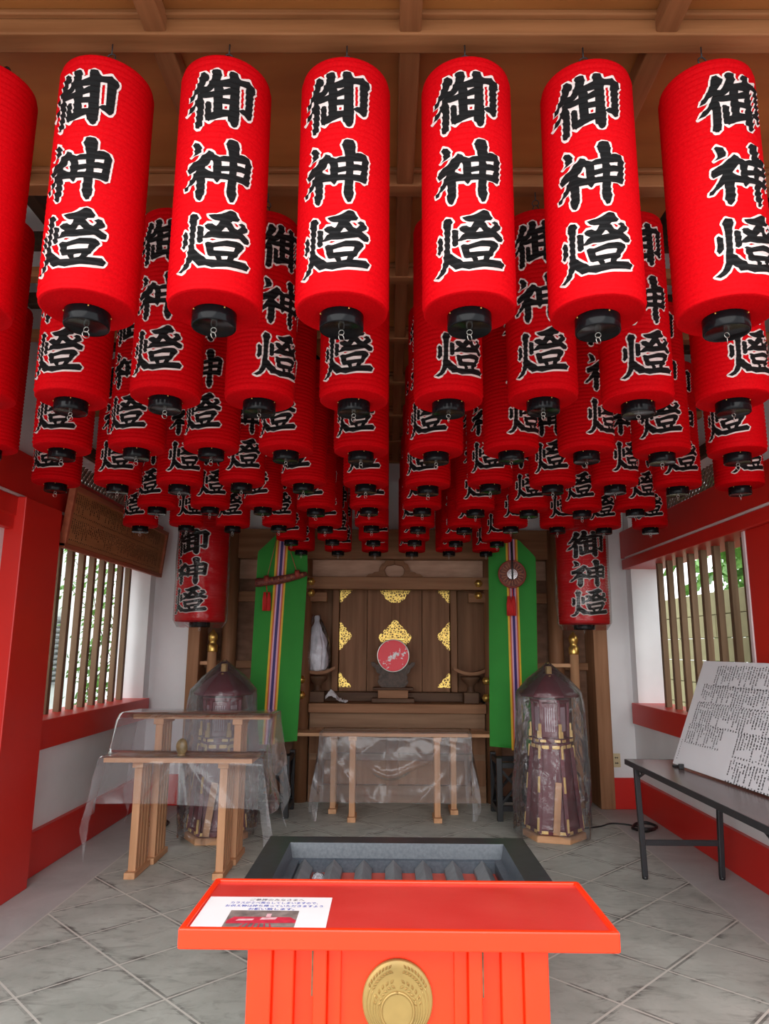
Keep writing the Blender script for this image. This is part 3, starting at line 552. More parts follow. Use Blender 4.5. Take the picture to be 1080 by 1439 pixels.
# ------------------------------------------------------------------ paper lanterns
LR, RIBS, BH = .121, 40, .655           # radius, hoops, barrel height
PITCH_R = BH/RIBS
def rib_r(z, R=LR, pitch=PITCH_R, bh=BH, amp=0.0046):
    r = R-amp*abs(math.sin(PI*z/pitch))
    e = min(z, bh-z); 
    if e < .008: r -= (.008-e)**2/.016*.9
    return r
def letters_mesh(loops, off, R, pitch, bh, sx=1.0, fz=lambda z: z):
    """flat brush-letter outlines (0.1 mm units) -> cut along hoops -> wrapped round the barrel"""
    L2 = [[Vector((x*1e-4*sx, fz(y*1e-4), 0)) for x, y in lp] for lp in loops]
    flat = [q for lp in L2 for q in lp]
    bm = bmesh.new(); vs = [bm.verts.new(q) for q in flat]
    i = 0; ed = []
    for lp in L2:
        n = len(lp); ed += [bm.edges.new((vs[i+j], vs[i+(j+1) % n])) for j in range(n)]; i += n
    bmesh.ops.triangle_fill(bm, use_beauty=True, use_dissolve=False, edges=ed, normal=(0, 0, 1))
    zs = [q.y for q in flat]; xs = [q.x for q in flat]
    k = int(min(zs)/pitch*3)
    while k*pitch/3 < max(zs):
        bmesh.ops.bisect_plane(bm, geom=bm.verts[:]+bm.edges[:]+bm.faces[:], plane_co=(0, k*pitch/3, 0), plane_no=(0, 1, 0)); k += 1
    st = R*.13; k = int(min(xs)/st)-1
    while k*st < max(xs):
        bmesh.ops.bisect_plane(bm, geom=bm.verts[:]+bm.edges[:]+bm.faces[:], plane_co=(k*st, 0, 0), plane_no=(1, 0, 0)); k += 1
    for v in bm.verts:
        a = v.co.x/R; z = v.co.y; r = rib_r(z, R, pitch, bh, 0.0046*R/LR)+off
        v.co = Vector((r*math.sin(a), -r*math.cos(a), z))
    bmesh.ops.recalc_face_normals(bm, faces=bm.faces)
    out = MB(); bm.verts.index_update()
    out.add([v.co for v in bm.verts], [[v.index for v in f.verts] for f in bm.faces], 0, False)
    bm.free(); return out
def shift(mb, p): mb.v = [(x+p[0], y+p[1], z+p[2]) for x, y, z in mb.v]; return mb
def lantern(root, R, ribs, bh, ring_r, ring_h, bz, sx, fz, strap=True, hook_top=.12):
    """bz: barrel bottom above the root; everything hangs round the root's vertical axis"""
    p = root.location; pitch = bh/ribs; prof = []
    n_in = 10                                         # pleated underside
    for i in range(n_in*2+1):
        t = i/(n_in*2); r = ring_r*.92+(R-.006-ring_r*.92)*t; prof.append((r, bz-.006+.006*t+(-.0038 if i % 2 else 0)))
    for k in range(ribs*3+1):
        z = k*pitch/3; prof.append((rib_r(z, R, pitch, bh, 0.0046*R/LR), bz+z))
    for i in range(7):
        t = i/6; prof.append((R-.018-(R-.018-.075*R/LR)*t, bz+bh+.008*t+(.002 if i % 2 else 0)))
    shift(MB().lathe(prof, n=52, cap=False), p).build('paper_body', red_lantern, root)
    shift(letters_mesh(GLYPH['white'], .0011, R, pitch, bh, sx, fz), (p[0], p[1], p[2]+bz)).build('lettering_outline', outline_m, root, fix=False)
    shift(letters_mesh(GLYPH['black'], .0019, R, pitch, bh, sx, fz), (p[0], p[1], p[2]+bz)).build('lettering', ink, root, fix=False)
    shift(MB().lathe([(ring_r*.9, bz-ring_h+.002), (ring_r*.97, bz-ring_h), (ring_r, bz-ring_h+.003), (ring_r, bz-.004), (ring_r*.95, bz+.0)], n=40), p).build('base_ring', black_lacquer, root)
    b = MB()
    for k in range(4):
        a = k*PI/2+.55; b.tube([(p[0]+(ring_r-.001)*math.cos(a), p[1]+(ring_r-.001)*math.sin(a), p[2]+bz-.011), (p[0]+(ring_r+.0015)*math.cos(a), p[1]+(ring_r+.0015)*math.sin(a), p[2]+bz-.011)], .0022, 8)
    b.build('rivets', brass, root)
    b = MB(); zz = p[2]+bz-ring_h
    b.tube([(p[0]+.007*math.sin(a*PI/8), p[1], zz-.005+.007*math.cos(a*PI/8)) for a in range(16)], .0011, 6, closed=True)
    b.tube([(p[0]+.009*math.sin(a*PI/8)*.6, p[1]+.009*math.sin(a*PI/8)*.8, zz-.019+.009*math.cos(a*PI/8)) for a in range(16)], .0011, 6, closed=True)
    b.build('pull_ring', steel, root)
    zt = bz+bh
    shift(MB().lathe([(.078*R/LR, zt-.002), (.082*R/LR, zt+.002), (.082*R/LR, zt+.022), (.074*R/LR, zt+.026), (.06*R/LR, zt+.026), (.058*R/LR, zt+.004)], n=40, cap=True), p).build('top_cap', black_lacquer, root)
    b = MB(); z0 = p[2]+zt+.022
    if strap:
        pts = [(p[0]+.066*math.cos(PI*a/14), p[1]+.02, z0+.052*math.sin(PI*a/14)) for a in range(15)]
        for a, c in zip(pts, pts[1:]): b.bar(a, c, .014, .003, upv=(0, 1, 0))
        b.build('carrying_strap', black_lacquer, root)
    b = MB(); zh = z0+hook_top
    b.tube([(p[0]+.012*math.sin(a*PI/8), p[1], zh-.045+.012*math.cos(a*PI/8)) for a in range(-7, 8)], .002, 6)
    b.tube([(p[0], p[1], zh-.033), (p[0], p[1], zh)], .002, 6)
    b.tube([(p[0]+.010*math.cos(a*PI/8), p[1]+.003, zh-.066+.014*math.sin(a*PI/8)) for a in range(16)], .0018, 6, closed=True)
    b.tube([(p[0]-.06, p[1], z0-.01), (p[0]-.03, p[1], z0+.03), (p[0], p[1], zh-.078), (p[0]+.03, p[1], z0+.03), (p[0]+.06, p[1], z0-.01)], .0022, 6)
    b.build('hanging_hook', dark_steel, root)
ORD = ['', 'first', 'second', 'third', 'fourth', 'fifth', 'sixth', 'seventh', 'eighth', 'ninth', 'tenth', 'eleventh', 'twelfth']
LZ = 2.195
row_k = [range(-3, 4), range(-4, 5), range(-5, 6), range(-5, 7), range(-4, 6), range(-5, 7), range(-2, 4), range(-2, 4)]
turn = {(0, -3): -38, (0, -2): -7, (0, -1): 8, (0, 0): -9, (0, 1): -7, (0, 2): -17, (0, 3): 9,
        (1, -3): -10, (1, -2): -6, (1, -1): 42, (1, 0): -12, (1, 1): 17, (1, 2): -13, (1, 3): 0, (1, 4): 13, (1, -4): -40,
        (2, -5): -50, (2, -4): 0, (2, -3): -12, (2, -2): -16, (2, -1): -20, (2, 0): -16, (2, 1): -27, (2, 2): 27, (2, 3): 30, (2, 4): -21, (2, 5): -45}
R = rnd(5); first = None; row_name = ['front row', 'second row from the front', 'third row from the front', 'fourth row from the front', 'fifth row from the front', 'sixth row from the front', 'row next to the back', 'rearmost row']
# cheap fix of the hook length: beams are 0.10 m above the lantern's cap
for i, ks in enumerate(row_k):
    ks = list(ks)
    for j, k in enumerate(ks):
        x = -.125+.327*k; y = ROWS[i]; rz = math.radians(turn.get((i, k), R.uniform(-26, 26))); dz = R.uniform(-.006, .006)
        n = len(ks)
        pos = 'the left end of' if j == 0 else 'the right end of' if j == n-1 else None
        if pos is None:
            pos = ORD[j+1]+' from the left in' if j < (n+1)//2 else ORD[n-j]+' from the right in'
            if n % 2 and j == n//2: pos = 'the middle one of'
        label = 'red paper lantern, '+('at ' if pos.endswith('end of') else '')+pos+' the '+row_name[i]
        if first is None:
            first = thing('paper_lantern', label, 'lantern', (x, y, LZ), 'red paper lanterns hanging from the ceiling')
            lantern(first, LR, RIBS, BH, .0565, .047, .047, 1.0, lambda z: z, hook_top=.125)
            first.rotation_euler = (0, 0, rz)
        else:
            o = copy_tree(first, (x, y, LZ+dz), rz); o['label'] = label

# two larger lanterns in clear plastic at the back
def big(x, y, lab, rz):
    t = thing('large_paper_lantern', lab, 'lantern', (x, y, 1.53), 'plastic-wrapped lanterns at the back corners')
    Rb, bh = .207, 1.0
    def fz(z):     # three characters, each 0.20 tall, packed closely from the bottom up
        lo = [(.046, .216, .05), (.236, .414, .285), (.440, .612, .52)]
        for a, b, dest in lo:
            if z < b+.010: return dest+(z-a)/(b-a)*.228
        a, b, dest = lo[-1]; return dest+(z-a)/(b-a)*.228
    lantern(t, Rb, 46, bh, .085, .05, .075, 1.80, fz, strap=False, hook_top=.38)
    w = MB(); n = 40
    def sk(u, v):
        a = 2*PI*u; z = 1.555+v*1.12; r = Rb+.010+.006*nz(3*math.cos(a), 3*math.sin(a), z*5)+.004*abs(math.sin(a*4+z*3))
        if v < .05: r -= .035*(1-v/.05)
        if v > .9: r -= .10*(v-.9)/.1
        return (x+r*math.cos(a), y+r*math.sin(a), z)
    w.grid(72, 60, sk, wrap=True); w.build('clear_wrap', clear_wrap, t)
    t.rotation_euler = (0, 0, rz)
big(-1.565, 5.90, 'large red lantern wrapped in clear plastic near the left window wall', math.radians(-20))
big(1.615, 5.90, 'large red lantern wrapped in clear plastic near the right window wall', math.radians(0))

# ------------------------------------------------------------------ green banners with ribbon, stands, sword and mirror
def banner(poly, Y, lab, rib_top, rib_bot, seed):
    P = [at(px, py, Y) for px, py in poly]; c = sum(P, Vector())/len(P); top = max(p.z for p in P); bot = min(p.z for p in P)
    t = thing('cloth_banner', lab, 'banner', (c.x, Y, bot), 'green cloth banners on black stands')
    # build the cloth as a grid between left and right edges
    def edge(z, side):
        xs = []
        for a, b in zip(P, P[1:]+P[:1]):
            if (a.z-z)*(b.z-z) <= 0 and abs(a.z-b.z) > 1e-6: xs.append(a.x+(b.x-a.x)*(z-a.z)/(b.z-a.z))
        return (min(xs) if side < 0 else max(xs)) if xs else c.x
    def surf(u, v, off=0.0):
        z = bot+.001+(top-bot-.004)*v; x0, x1 = edge(z, -1), edge(z, 1); x = x0+(x1-x0)*u
        return (x, Y+.008*math.sin(x*26+seed)*(1-.5*v)+.012*nz(x*5, z*1.5, seed)+off, z)
    b = MB(); b.grid(30, 60, lambda u, v: surf(u, v)); b.grid(30, 60, lambda u, v: surf(u, v, .006))
    b.build('cloth', green_cloth, t)
    cols = [(.72, .45, .02), (.62, .12, .03), (.62, .36, .50), (.035, .012, .14), (.62, .36, .50), (.62, .12, .03), (.72, .45, .02)]
    ws = [.15, .12, .13, .22, .13, .12, .13]
    A, B = at(*rib_top, Y), at(*rib_bot, Y); wd = .108; s = -wd/2
    for cc, q in zip(cols, ws):
        m = mat('ribbon_%d_%d' % (int(cc[0]*100), int(cc[2]*100)), cc, .6, var=.05, scale=20)
        b = MB(); s0, s1 = s, s+wd*q; s = s1
        b.grid(3, 50, lambda u, v: (lambda xx, z: (xx, Y+.008*math.sin(xx*26+seed)*(1-.5*((z-bot)/(top-bot)))+.012*nz(xx*5, z*1.5, seed)-.006, z))(B.x+(A.x-B.x)*v+s0+(s1-s0)*u, B.z+(A.z-B.z)*v))
        b.build('ribbon_stripe', m, t)
    pole = MB(); pole.lathe([(.016, .48), (.016, top-.12)], (c.x+(.02 if c.x > 0 else .03), Y+.06, 0), 14); pole.build('pole', black_wood, t)
    return t
BL = banner([(362, 775), (390, 750), (431, 752), (432, 800), (417, 1046), (343, 1046), (352, 950)], 6.37, 'tall green cloth banner with striped ribbon, left of the doors, behind the sword', (397, 756), (377, 1046), .3)
BR = banner([(686, 778), (700, 754), (727, 757), (752, 783), (757, 1055), (688, 1051)], 6.37, 'tall green cloth banner with striped ribbon, right of the doors, behind the round ornament', (718, 758), (727, 1054), 2.1)
def black_stand(x0, x1, y0, y1, lab):
    t = thing('banner_stand', lab, 'stand', ((x0+x1)/2, (y0+y1)/2, 0), 'black trestle stands of the banners')
    for x in (x0, x1):
        for y in (y0, y1): MB().box(x-.024, y-.024, 0, x+.024, y+.024, .50).build('leg', black_wood, t, bevel=.004)
    for y in (y0, y1):
        for z in (.10, .44): MB().box(x0, y-.018, z-.022, x1, y+.018, z+.022).build('rail', black_wood, t, bevel=.003)
    for x in (x0, x1):
        for z in (.07, .46): MB().box(x-.018, y0, z-.022, x+.018, y1, z+.022).build('rail', black_wood, t, bevel=.003)
    for y in (y0, y1):
        b = MB(); b.bar((x0, y, .12), (x1, y, .42), .02, .02); b.bar((x0, y, .42), (x1, y, .12), .02, .02); b.build('cross_brace', black_wood, t)
    for x in (x0, x1):
        b = MB(); b.bar((x, y0, .09), (x, y1, .44), .02, .02); b.bar((x, y0, .44), (x, y1, .09), .02, .02); b.build('cross_brace', black_wood, t)
black_stand(-1.13, -.85, 6.24, 6.58, 'black open trestle stand under the left green banner')
black_stand(.93, 1.20, 6.20, 6.56, 'black open trestle stand under the right green banner, left of the bagged tower')
def tassel(b, p, l, r):
    for k in range(10):
        a = 2*PI*k/10; b.tube([(p[0]+r*.5*math.cos(a), p[1]+r*.5*math.sin(a), p[2]), (p[0]+r*math.cos(a), p[1]+r*math.sin(a), p[2]-l*.4), (p[0]+r*math.cos(a), p[1]+r*math.sin(a), p[2]-l)], r*.33, 6)
Y = 6.29
t = thing('brocade_sword', 'brocade-covered sword hung slantwise on cords before the left green banner', 'sword', at(395, 812, Y))
a0, a1 = at(359, 819, Y), at(431, 806, Y); pts = [a0+(a1-a0)*i/12+Vector((0, 0, -.012*math.sin(PI*i/12))) for i in range(13)]
MB().tube(pts, [.038, .041, .036, .037, .036, .038, .037, .035, .034, .032, .030, .026, .018], 14).build('sheath', brocade, t)
b = MB()
for k in (1, 4, 5.5, 7, 8.5, 11):
    q = a0+(a1-a0)*k/12+Vector((0, -.037, -.006)); b.add([q+Vector((-.014, .002, 0)), q+Vector((0, .003, -.018)), q+Vector((.014, .002, 0)), q+Vector((0, .003, .018)), q+Vector((0, -.004, 0))], [(0, 1, 4), (1, 2, 4), (2, 3, 4), (3, 0, 4)])
b.build('woven_diamonds', mat('gold_thread', (.34, .13, .06), .5, .3), t)
for px, py in ((375, 815), (418, 807)):
    q = at(px, py, Y); b = MB(); d = (a1-a0).normalized(); b.tube([q-d*.02, q+d*.02], .041, 14); b.build('binding', mat('orange_binding', (.26, .035, .02), .6), t)
cc = mat('cord_brown', (.38, .12, .05), .7)
for (px, py), (qx, qy) in (((375, 812), (390, 752)), ((417, 804), (404, 762))):
    MB().tube([at(px, py, Y), at(qx, qy, Y+.05)], .0035, 6).build('cord', cc, t)
b = MB(); q = at(372, 832, Y); tassel(b, (q.x, q.y, q.z), .165, .014); q = at(378, 832, Y); tassel(b, (q.x, q.y, q.z), .165, .014)
b.tube([at(374, 818, Y), at(375, 833, Y)], .004, 6); b.build('tassel', red_tassel, t)
t = thing('hanging_mirror', 'round brocade-framed mirror ornament hung before the right green banner', 'ornament', at(719, 807, Y))
c = at(719, 807, Y); rr = .117
disc(MB(), c.x, c.y, c.z, rr, .03, 48).build('brocade_frame', mat('radial_brocade', (.05, .006, .01), .6, col2=(.26, .07, .035), scale=42), t)
MB().tube([(c.x+rr*math.cos(k*PI/24), c.y-.008, c.z+rr*math.sin(k*PI/24)) for k in range(48)], .009, 8, closed=True).build('rim', mat('orange_binding', (.26, .035, .02), .6), t)
b = MB()
for k in range(20):
    a = 2*PI*k/20; b.bar((c.x+.06*math.cos(a), c.y-.018, c.z+.06*math.sin(a)), (c.x+.10*math.cos(a), c.y-.018, c.z+.10*math.sin(a)), .006, .006, upv=(0, 1, 0))
b.build('stitching', mat('gold_thread', (.34, .13, .06), .5, .3), t)
disc(MB(), c.x, c.y-.012, c.z, .048, .02, 36).build('mirror_glass', mat('silvered_glass', (.62, .62, .62), .16, .9), t)
MB().tube([(c.x, c.y-.03, c.z-.05), (c.x, c.y-.03, c.z+.05), (c.x, c.y-.02, c.z+.30)], .0075, 8).build('cord', dark_steel, t)
b = MB(); q = at(716, 838, Y); tassel(b, (q.x-.008, q.y, q.z), .17, .017); tassel(b, (q.x+.030, q.y, q.z), .17, .017); b.tube([(c.x, c.y, c.z-.11), (c.x, c.y, q.z)], .005, 6); b.build('tassel', red_tassel, t)

# ------------------------------------------------------------------ maroon lantern towers under plastic bags
def tower(x, y, ht, lab, baglab, rot, seed):
    t = thing('lantern_tower', lab, 'lantern', (x, y, 0), 'maroon lantern towers in plastic bags')
    def hexr(b, prof, mi=0): b.lathe(prof, (x, y, 0), 6, mi, sm=False, rot=rot); return b
    s = ht/1.26
    hexr(MB(), [(.236, 0), (.236, .04), (.228, .048)]).build('base', light_wood_x, t, bevel=.004)
    hexr(MB(), [(.205, .048), (.205, .08), (.190, .085), (.184, .10), (.155, .40*s), (.140, .64*s), (.146, .645*s), (.146, .69*s), (.128, .70*s)]).build('skirt', maroon, t, bevel=.003)
    post = MB(); g = MB()
    V = lambda k, r, z: (x+r*math.cos(rot+k*PI/3), y+r*math.sin(rot+k*PI/3), z)
    for k in range(6):
        out = Vector(V(k, 1, 0))-Vector((x, y, 0))
        post.bar(V(k, .203, .06), V(k, .150, .66*s), .030, .030); post.bar(V(k, .126, .70*s), V(k, .136, 1.0*s), .022, .022)
        for z0, z1, r0, r1 in ((.075, .17, .217, .208), (.345*s, .46*s, .191, .182), (.585*s, .675*s, .172, .165)): g.bar(V(k, r0, z0), V(k, r1, z1), .017, .014, upv=out)
        for z0, z1 in ((.735*s, .84*s),): g.bar(V(k, .150, z0), V(k, .151, z1), .022, .014, upv=out); g.bar(V(k, .160, .735*s), V(k, .158, .785*s), .036, .014, upv=out)
        g.bar(V(k, .150, 1.045*s), V(k, .135, 1.125*s), .022, .016, upv=out); g.bar(V(k, .190, 1.04*s), V(k, .182, 1.075*s), .030, .016, upv=out)
        for q in (-1, 1):      # flat plates along the rims, either side of each corner
            A = Vector(V(k, 1, 0))-Vector((x, y, 0)); B = Vector(V(k+q, 1, 0))-Vector((x, y, 0)); n = (A+B).normalized(); d = (B-A).normalized(); c0 = Vector((x, y, 0))
            for r, z, l, w in ((.208, .067, .060, .022), (.150, .668*s, .055, .026), (.168, .715*s, .045, .020)):
                p0 = c0+A*r+n*.002+d*.008+Vector((0, 0, z)); g.bar(p0, p0+d*l, w, .008, upv=n)
    post.build('corner_post', maroon, t, bevel=.002); g.build('gold_fitting', gold_fit, t, bevel=.003)
    hexr(MB(), [(.160, .70*s), (.166, .73*s), (.122, .74*s), (.122, .99*s), (.15, 1.0*s), (.155, 1.02*s)]).build('lantern_box', maroon, t, bevel=.002)
    gr = MB()
    for k in range(6):
        A = Vector(V(k, .123, 0)); B = Vector(V(k+1, .123, 0)); n = ((A+B)/2-Vector((x, y, 0))).normalized()
        for j in range(5):
            q = A+(B-A)*(.24+.13*j); gr.bar(q+n*.002+Vector((0, 0, .78*s)), q+n*.002+Vector((0, 0, .96*s)), .0085, .006, upv=n)
    gr.build('window_grille', mat('pale_grille', (.42, .30, .34), .5), t)
    rf = MB(); hexr(rf, [(.222, 1.035*s), (.228, 1.05*s), (.15, 1.125*s), (.05, 1.205*s), (.02, 1.215*s)]); rf.build('roof', maroon, t, bevel=.004)
    b = MB(); b.box(x-.022, y-.03, 1.20*s, x+.022, y+.03, 1.27*s); b.box(x-.014, y-.06, 1.155*s, x+.014, y-.02, 1.20*s); b.build('finial', gold_fit, t, bevel=.010)
    # pale wooden tag board leaning inside the bag against the front panel
    fa = -PI/2+rot*.5; nb_ = Vector((x-.02, y-.21, 0))
    tb = MB(); tb.bar(nb_+Vector((-.01, 0, .06)), nb_+Vector((.03, .045, .42*s)), .05, .012, upv=(0, 1, 0)); tb.build('wooden_tag', light_wood_z, t, bevel=.003)
    b = MB()
    def sk(u, v):
        a = 2*PI*u; ca, sa = math.cos(a), math.sin(a)
        z0 = .04+.09*nz(2*ca, 2*sa, seed); z = z0+v*(1.30*s-z0); q = v
        pr = [(0, .285), (.25, .29), (.5, .275), (.75, .262), (.82, .252), (.90, .165), (.97, .055), (1.0, .012)]
        for (q0, r0), (q1, r1) in zip(pr, pr[1:]):
            if q0 <= q <= q1: r = r0+(r1-r0)*(q-q0)/(q1-q0)
        w = 1.05-q
        r *= 1+.10*nz(2.2*ca, 2.2*sa, seed+z*1.2)*w+.035*math.sin(a*7+4*nz(ca, sa, z*1.5+seed))*w+.045*abs(nz(5*ca, 5*sa, z*5+seed))*w+.03*nz(11*ca, 11*sa, z*9)*w
        return (x+.015*nz(z*3, seed)+r*ca, y+r*sa*.95, z)
    b.grid(150, 90, sk, wrap=True); bo = b.build('plastic_bag', clear_bag, None, loc=(x, y, 0)); tag(bo, baglab, 'bag', 'plastic bags over the lantern towers')
tower(-1.275, 5.60, 1.26, 'maroon hexagonal lantern tower with gold fittings behind the left wooden tables', 'clear plastic bag pulled over the maroon tower behind the wooden tables', math.radians(4), 3.1)
tower(1.265, 5.72, 1.255, 'maroon hexagonal lantern tower with gold fittings right of the altar', 'clear plastic bag pulled over the maroon tower right of the altar', math.radians(-14), 8.4)

# ------------------------------------------------------------------ plain wooden tables
def plain_table(name, x0, x1, y0, y1, zt, legs, ly0, ly1, lab, nsl=4, grp=None):
    t = thing(name, lab, 'table', ((x0+x1)/2, (y0+y1)/2, 0), grp)
    MB().box(x0, y0, zt-.028, x1, y1, zt).build('tabletop', light_wood_x, t, bevel=.003)
    for lx in legs:
        leg = MB(); 
        for k in range(nsl):
            y = ly0+.03+(ly1-ly0-.06)*k/max(1, nsl-1); leg.box(lx-.024, y-.020, .035, lx+.024, y+.020, zt-.028-.035)
        lo = leg.build('leg', light_wood_z, t, bevel=.003)
        MB().box(lx-.034, ly0-.03, 0, lx+.034, ly1+.03, .038).build('foot', light_wood_y, lo, bevel=.004)
        MB().box(lx-.034, ly0-.01, zt-.066, lx+.034, ly1+.01, zt-.028).build('bearer', light_wood_y, lo, bevel=.004)
    return t
plain_table('wooden_table', -1.775, -.845, 4.60, 4.90, .712, (-1.575, -1.035), 4.66, 4.89, 'low plain wooden table in front, slatted legs, beside the left window', 4, 'slatted wooden tables at the left')
plain_table('wooden_table', -1.725, -.80, 4.935, 5.25, .945, (-1.555, -1.02), 4.96, 5.20, 'taller plain wooden table standing directly behind the low one at left', 4, 'slatted wooden tables at the left')
plain_table('altar_table', -.545, .665, 6.10, 6.32, .70, (-.295, .41), 6.13, 6.29, 'narrow wooden table in front of the altar under clear sheeting', 2, 'wooden tables before the altar')
plain_table('altar_table', -.82, .915, 6.40, 6.66, .665, (-.475, .57), 6.43, 6.60, 'longer wooden table right behind the narrow one, against the altar', 2, 'wooden tables before the altar')

def drape(name, prof, xl, xr, dl, dr, lab, seed, nu=110, nv=90, flare=.16, wr=.010, shorten=None):
    """cloth following profile prof [(y,z)] and falling over both ends (xl, xr) by dl / dr metres"""
    seg = [math.dist(a, b) for a, b in zip(prof, prof[1:])]; tot = sum(seg)
    def pv(v):
        s = v*tot
        for (a, b), l in zip(zip(prof, prof[1:]), seg):
            if s <= l+1e-9: return a[0]+(b[0]-a[0])*s/l, a[1]+(b[1]-a[1])*s/l
            s -= l
        return prof[-1]
    W = xr-xl
    def fn(u, v):
        y, z = pv(v); s = u*(dl+W+dr)-dl; d = 0
        if s < 0: d = -s; x = xl-flare*d
        elif s > W: d = s-W; x = xr+flare*d
        else: x = xl+s
        hang = max(0, min(1, (prof[0][1]-z)/.3)) if False else 0
        wv = nz(s*4, v*6, seed)*wr*1.2+nz(s*11, v*13, seed+4)*wr*.5
        if d > 0:
            z -= d*.97; z = max(z, .02)
            f = math.sin(v*tot*17+seed+2*nz(v*5, d*3, seed)); x += (.028*f*min(1, d*2.5))*(1 if s > W else -1)+wv; y += .012*math.cos(v*tot*9+seed)*min(1, d*3)
        else: z += max(0, wv)*.15
        return x, y, z, s, d, wv
    b = MB()
    def g(u, v):
        x, y, z, s, d, wv = fn(u, v)
        if shorten: x, y, z = shorten(x, y, z, s, u, v)
        return (x, y, z)
    b.grid(nu, nv, g); c = ((xl+xr)/2, sum(p[0] for p in prof)/len(prof), max(p[1] for p in prof))
    o = b.build(name, clear_sheet, None, loc=c); return tag(o, lab, 'plastic sheet', 'clear sheets over the wooden tables')
def left_fold(x, y, z, s, u, v):
    if y < 4.612 and z < .70:                       # hanging front: pulled folds below the weight
        h = .715-z; ph = math.atan2(x+1.305, h+.02); rr = math.hypot(x+1.305, h); y = min(y, 4.59)-.014-max(0, math.sin(ph*9+.6))**3*.026*min(1, rr*4)*max(0, 1.1-rr)-.02*math.sin((x+1.31)*11)*h*2-.012*nz(x*6, z*5, 2)
        z -= .07*max(0, (x+1.3))*h/.3
    return x, y, z
drape('plastic_sheet', [(5.29, .50), (5.275, .955), (4.90, .962), (4.86, .93), (4.74, .735), (4.70, .722), (4.592, .722), (4.585, .45)], -1.80, -.775, .36, .36, 'clear plastic sheet draped over the two wooden tables at left', 3.3, shorten=left_fold)
def mid_fold(x, y, z, s, u, v):
    if y < 6.105 and z < .695:
        h = .70-z; m = x-.06; q = (x+.56)/1.24
        sw = max(0, math.sin(h*24-m*m*-40+1.2*nz(m*3, h*3, 4)))**4*.026*min(1, h*5)*(1-abs(m)*.9)+max(0, math.sin(math.atan2(m-.02, h+.04)*11))**4*.018*min(1, h*5)*max(0, 1-h*1.8)     # swags slung between the two ends
        y = 6.088-.015-sw-.02*math.sin(x*23+h*3)*h-.02*nz(x*5, z*5, 7)
    return x, y, z
drape('plastic_sheet', [(6.67, .40), (6.665, .675), (6.40, .682), (6.33, .712), (6.095, .712), (6.09, .16)], -.565, .685, .46, .46, 'clear plastic sheet draped over the tables before the altar', 9.2, flare=.10, shorten=mid_fold)
wt = thing('brown_weight', 'brown oval stone weight on the plastic over the low wooden table', 'weight', (-1.305, 4.66, .722))
b = MB(); b.grid(28, 16, lambda u, v: (-1.305+.036*math.sin(PI*v)*math.cos(2*PI*u)*(1+.06*nz(u*4, v*4)), 4.655+.024*math.sin(PI*v)*math.sin(2*PI*u), .722+.052-.052*math.cos(PI*v)), wrap=True)
b.build('stone', mat('mottled_brown_stone', (.10, .07, .03), .35, col2=(.30, .21, .10), scale=30, bump=.2), wt)
b = MB(); b.lathe([(.022, 0), (.026, .004), (.022, .012), (.012, .014)], (-1.305, 4.655, .722), 20); b.build('foot', mat('mottled_brown_stone', (.1, .07, .03)), wt)
# ------------------------------------------------------------------ offertory box
BX0, BX1, BY0, BY1, BZ = -.490, .565, 2.50, 3.16, .62
ob = thing('offertory_box', 'dark grey offertory box with slatted top behind the vermilion table', 'box', ((BX0+BX1)/2, (BY0+BY1)/2, 0))
rw = .095
b = MB()
b.hexa([(BX0+.13, BY0+.12, 0), (BX1-.13, BY0+.12, 0), (BX1-.13, BY1-.12, 0), (BX0+.13, BY1-.12, 0), (BX0+.085, BY0+.075, BZ-.23), (BX1-.085, BY0+.075, BZ-.23), (BX1-.085, BY1-.075, BZ-.23), (BX0+.085, BY1-.075, BZ-.23)])
for x0, y0, x1, y1 in ((BX0+.02, BY0+.02, BX1-.02, BY0+.05), (BX0+.02, BY1-.05, BX1-.02, BY1-.02), (BX0+.02, BY0+.02, BX0+.05, BY1-.02), (BX1-.05, BY0+.02, BX1-.02, BY1-.02)): MB().box(x0, y0, BZ-.12, x1, y1, BZ-.03).build('apron', box_black, ob, bevel=.003)
b.build('side_panel', box_grey, ob, bevel=.003)
b = MB()     # rim: flat black top, sloping inner faces
o4 = [(BX0, BY0), (BX1, BY0), (BX1, BY1), (BX0, BY1)]; i4 = [(BX0+rw, BY0+rw), (BX1-rw, BY0+rw), (BX1-rw, BY1-rw), (BX0+rw, BY1-rw)]
vs = [(x, y, BZ) for x, y in o4]+[(x, y, BZ) for x, y in i4]+[(x, y, BZ-.045) for x, y in o4]
fs = [(k, (k+1) % 4, (k+1) % 4+4, k+4) for k in range(4)]+[(k, k+8, (k+1) % 4+8, (k+1) % 4) for k in range(4)]
b.add(vs, fs); b.build('rim', box_black, ob)
b = MB(); j4 = [(BX0+rw+.012, BY0+rw+.012), (BX1-rw-.012, BY0+rw+.012), (BX1-rw-.012, BY1-rw-.012), (BX0+rw+.012, BY1-rw-.012)]
l4 = [(BX0+rw+.04, BY0+rw+.04), (BX1-rw-.04, BY0+rw+.04), (BX1-rw-.04, BY1-rw-.025), (BX0+rw+.04, BY1-rw-.025)]
vs = [(x, y, BZ) for x, y in i4]+[(x, y, BZ-.055) for x, y in j4]+[(x, y, BZ-.06) for x, y in l4]+[(x, y, BZ-.20) for x, y in l4]
fs = [(r*4+k, r*4+(k+1) % 4, r*4+4+(k+1) % 4, r*4+4+k) for r in range(3) for k in range(4)]
b.add(vs, fs); b.build('inner_lining', box_grey, ob)
MB().box(BX0+rw, BY0+rw, BZ-.22, BX1-rw, BY1-rw, BZ-.105).build('inner_floor', mat('faded_red_board', (.48, .075, .05), .5), ob)
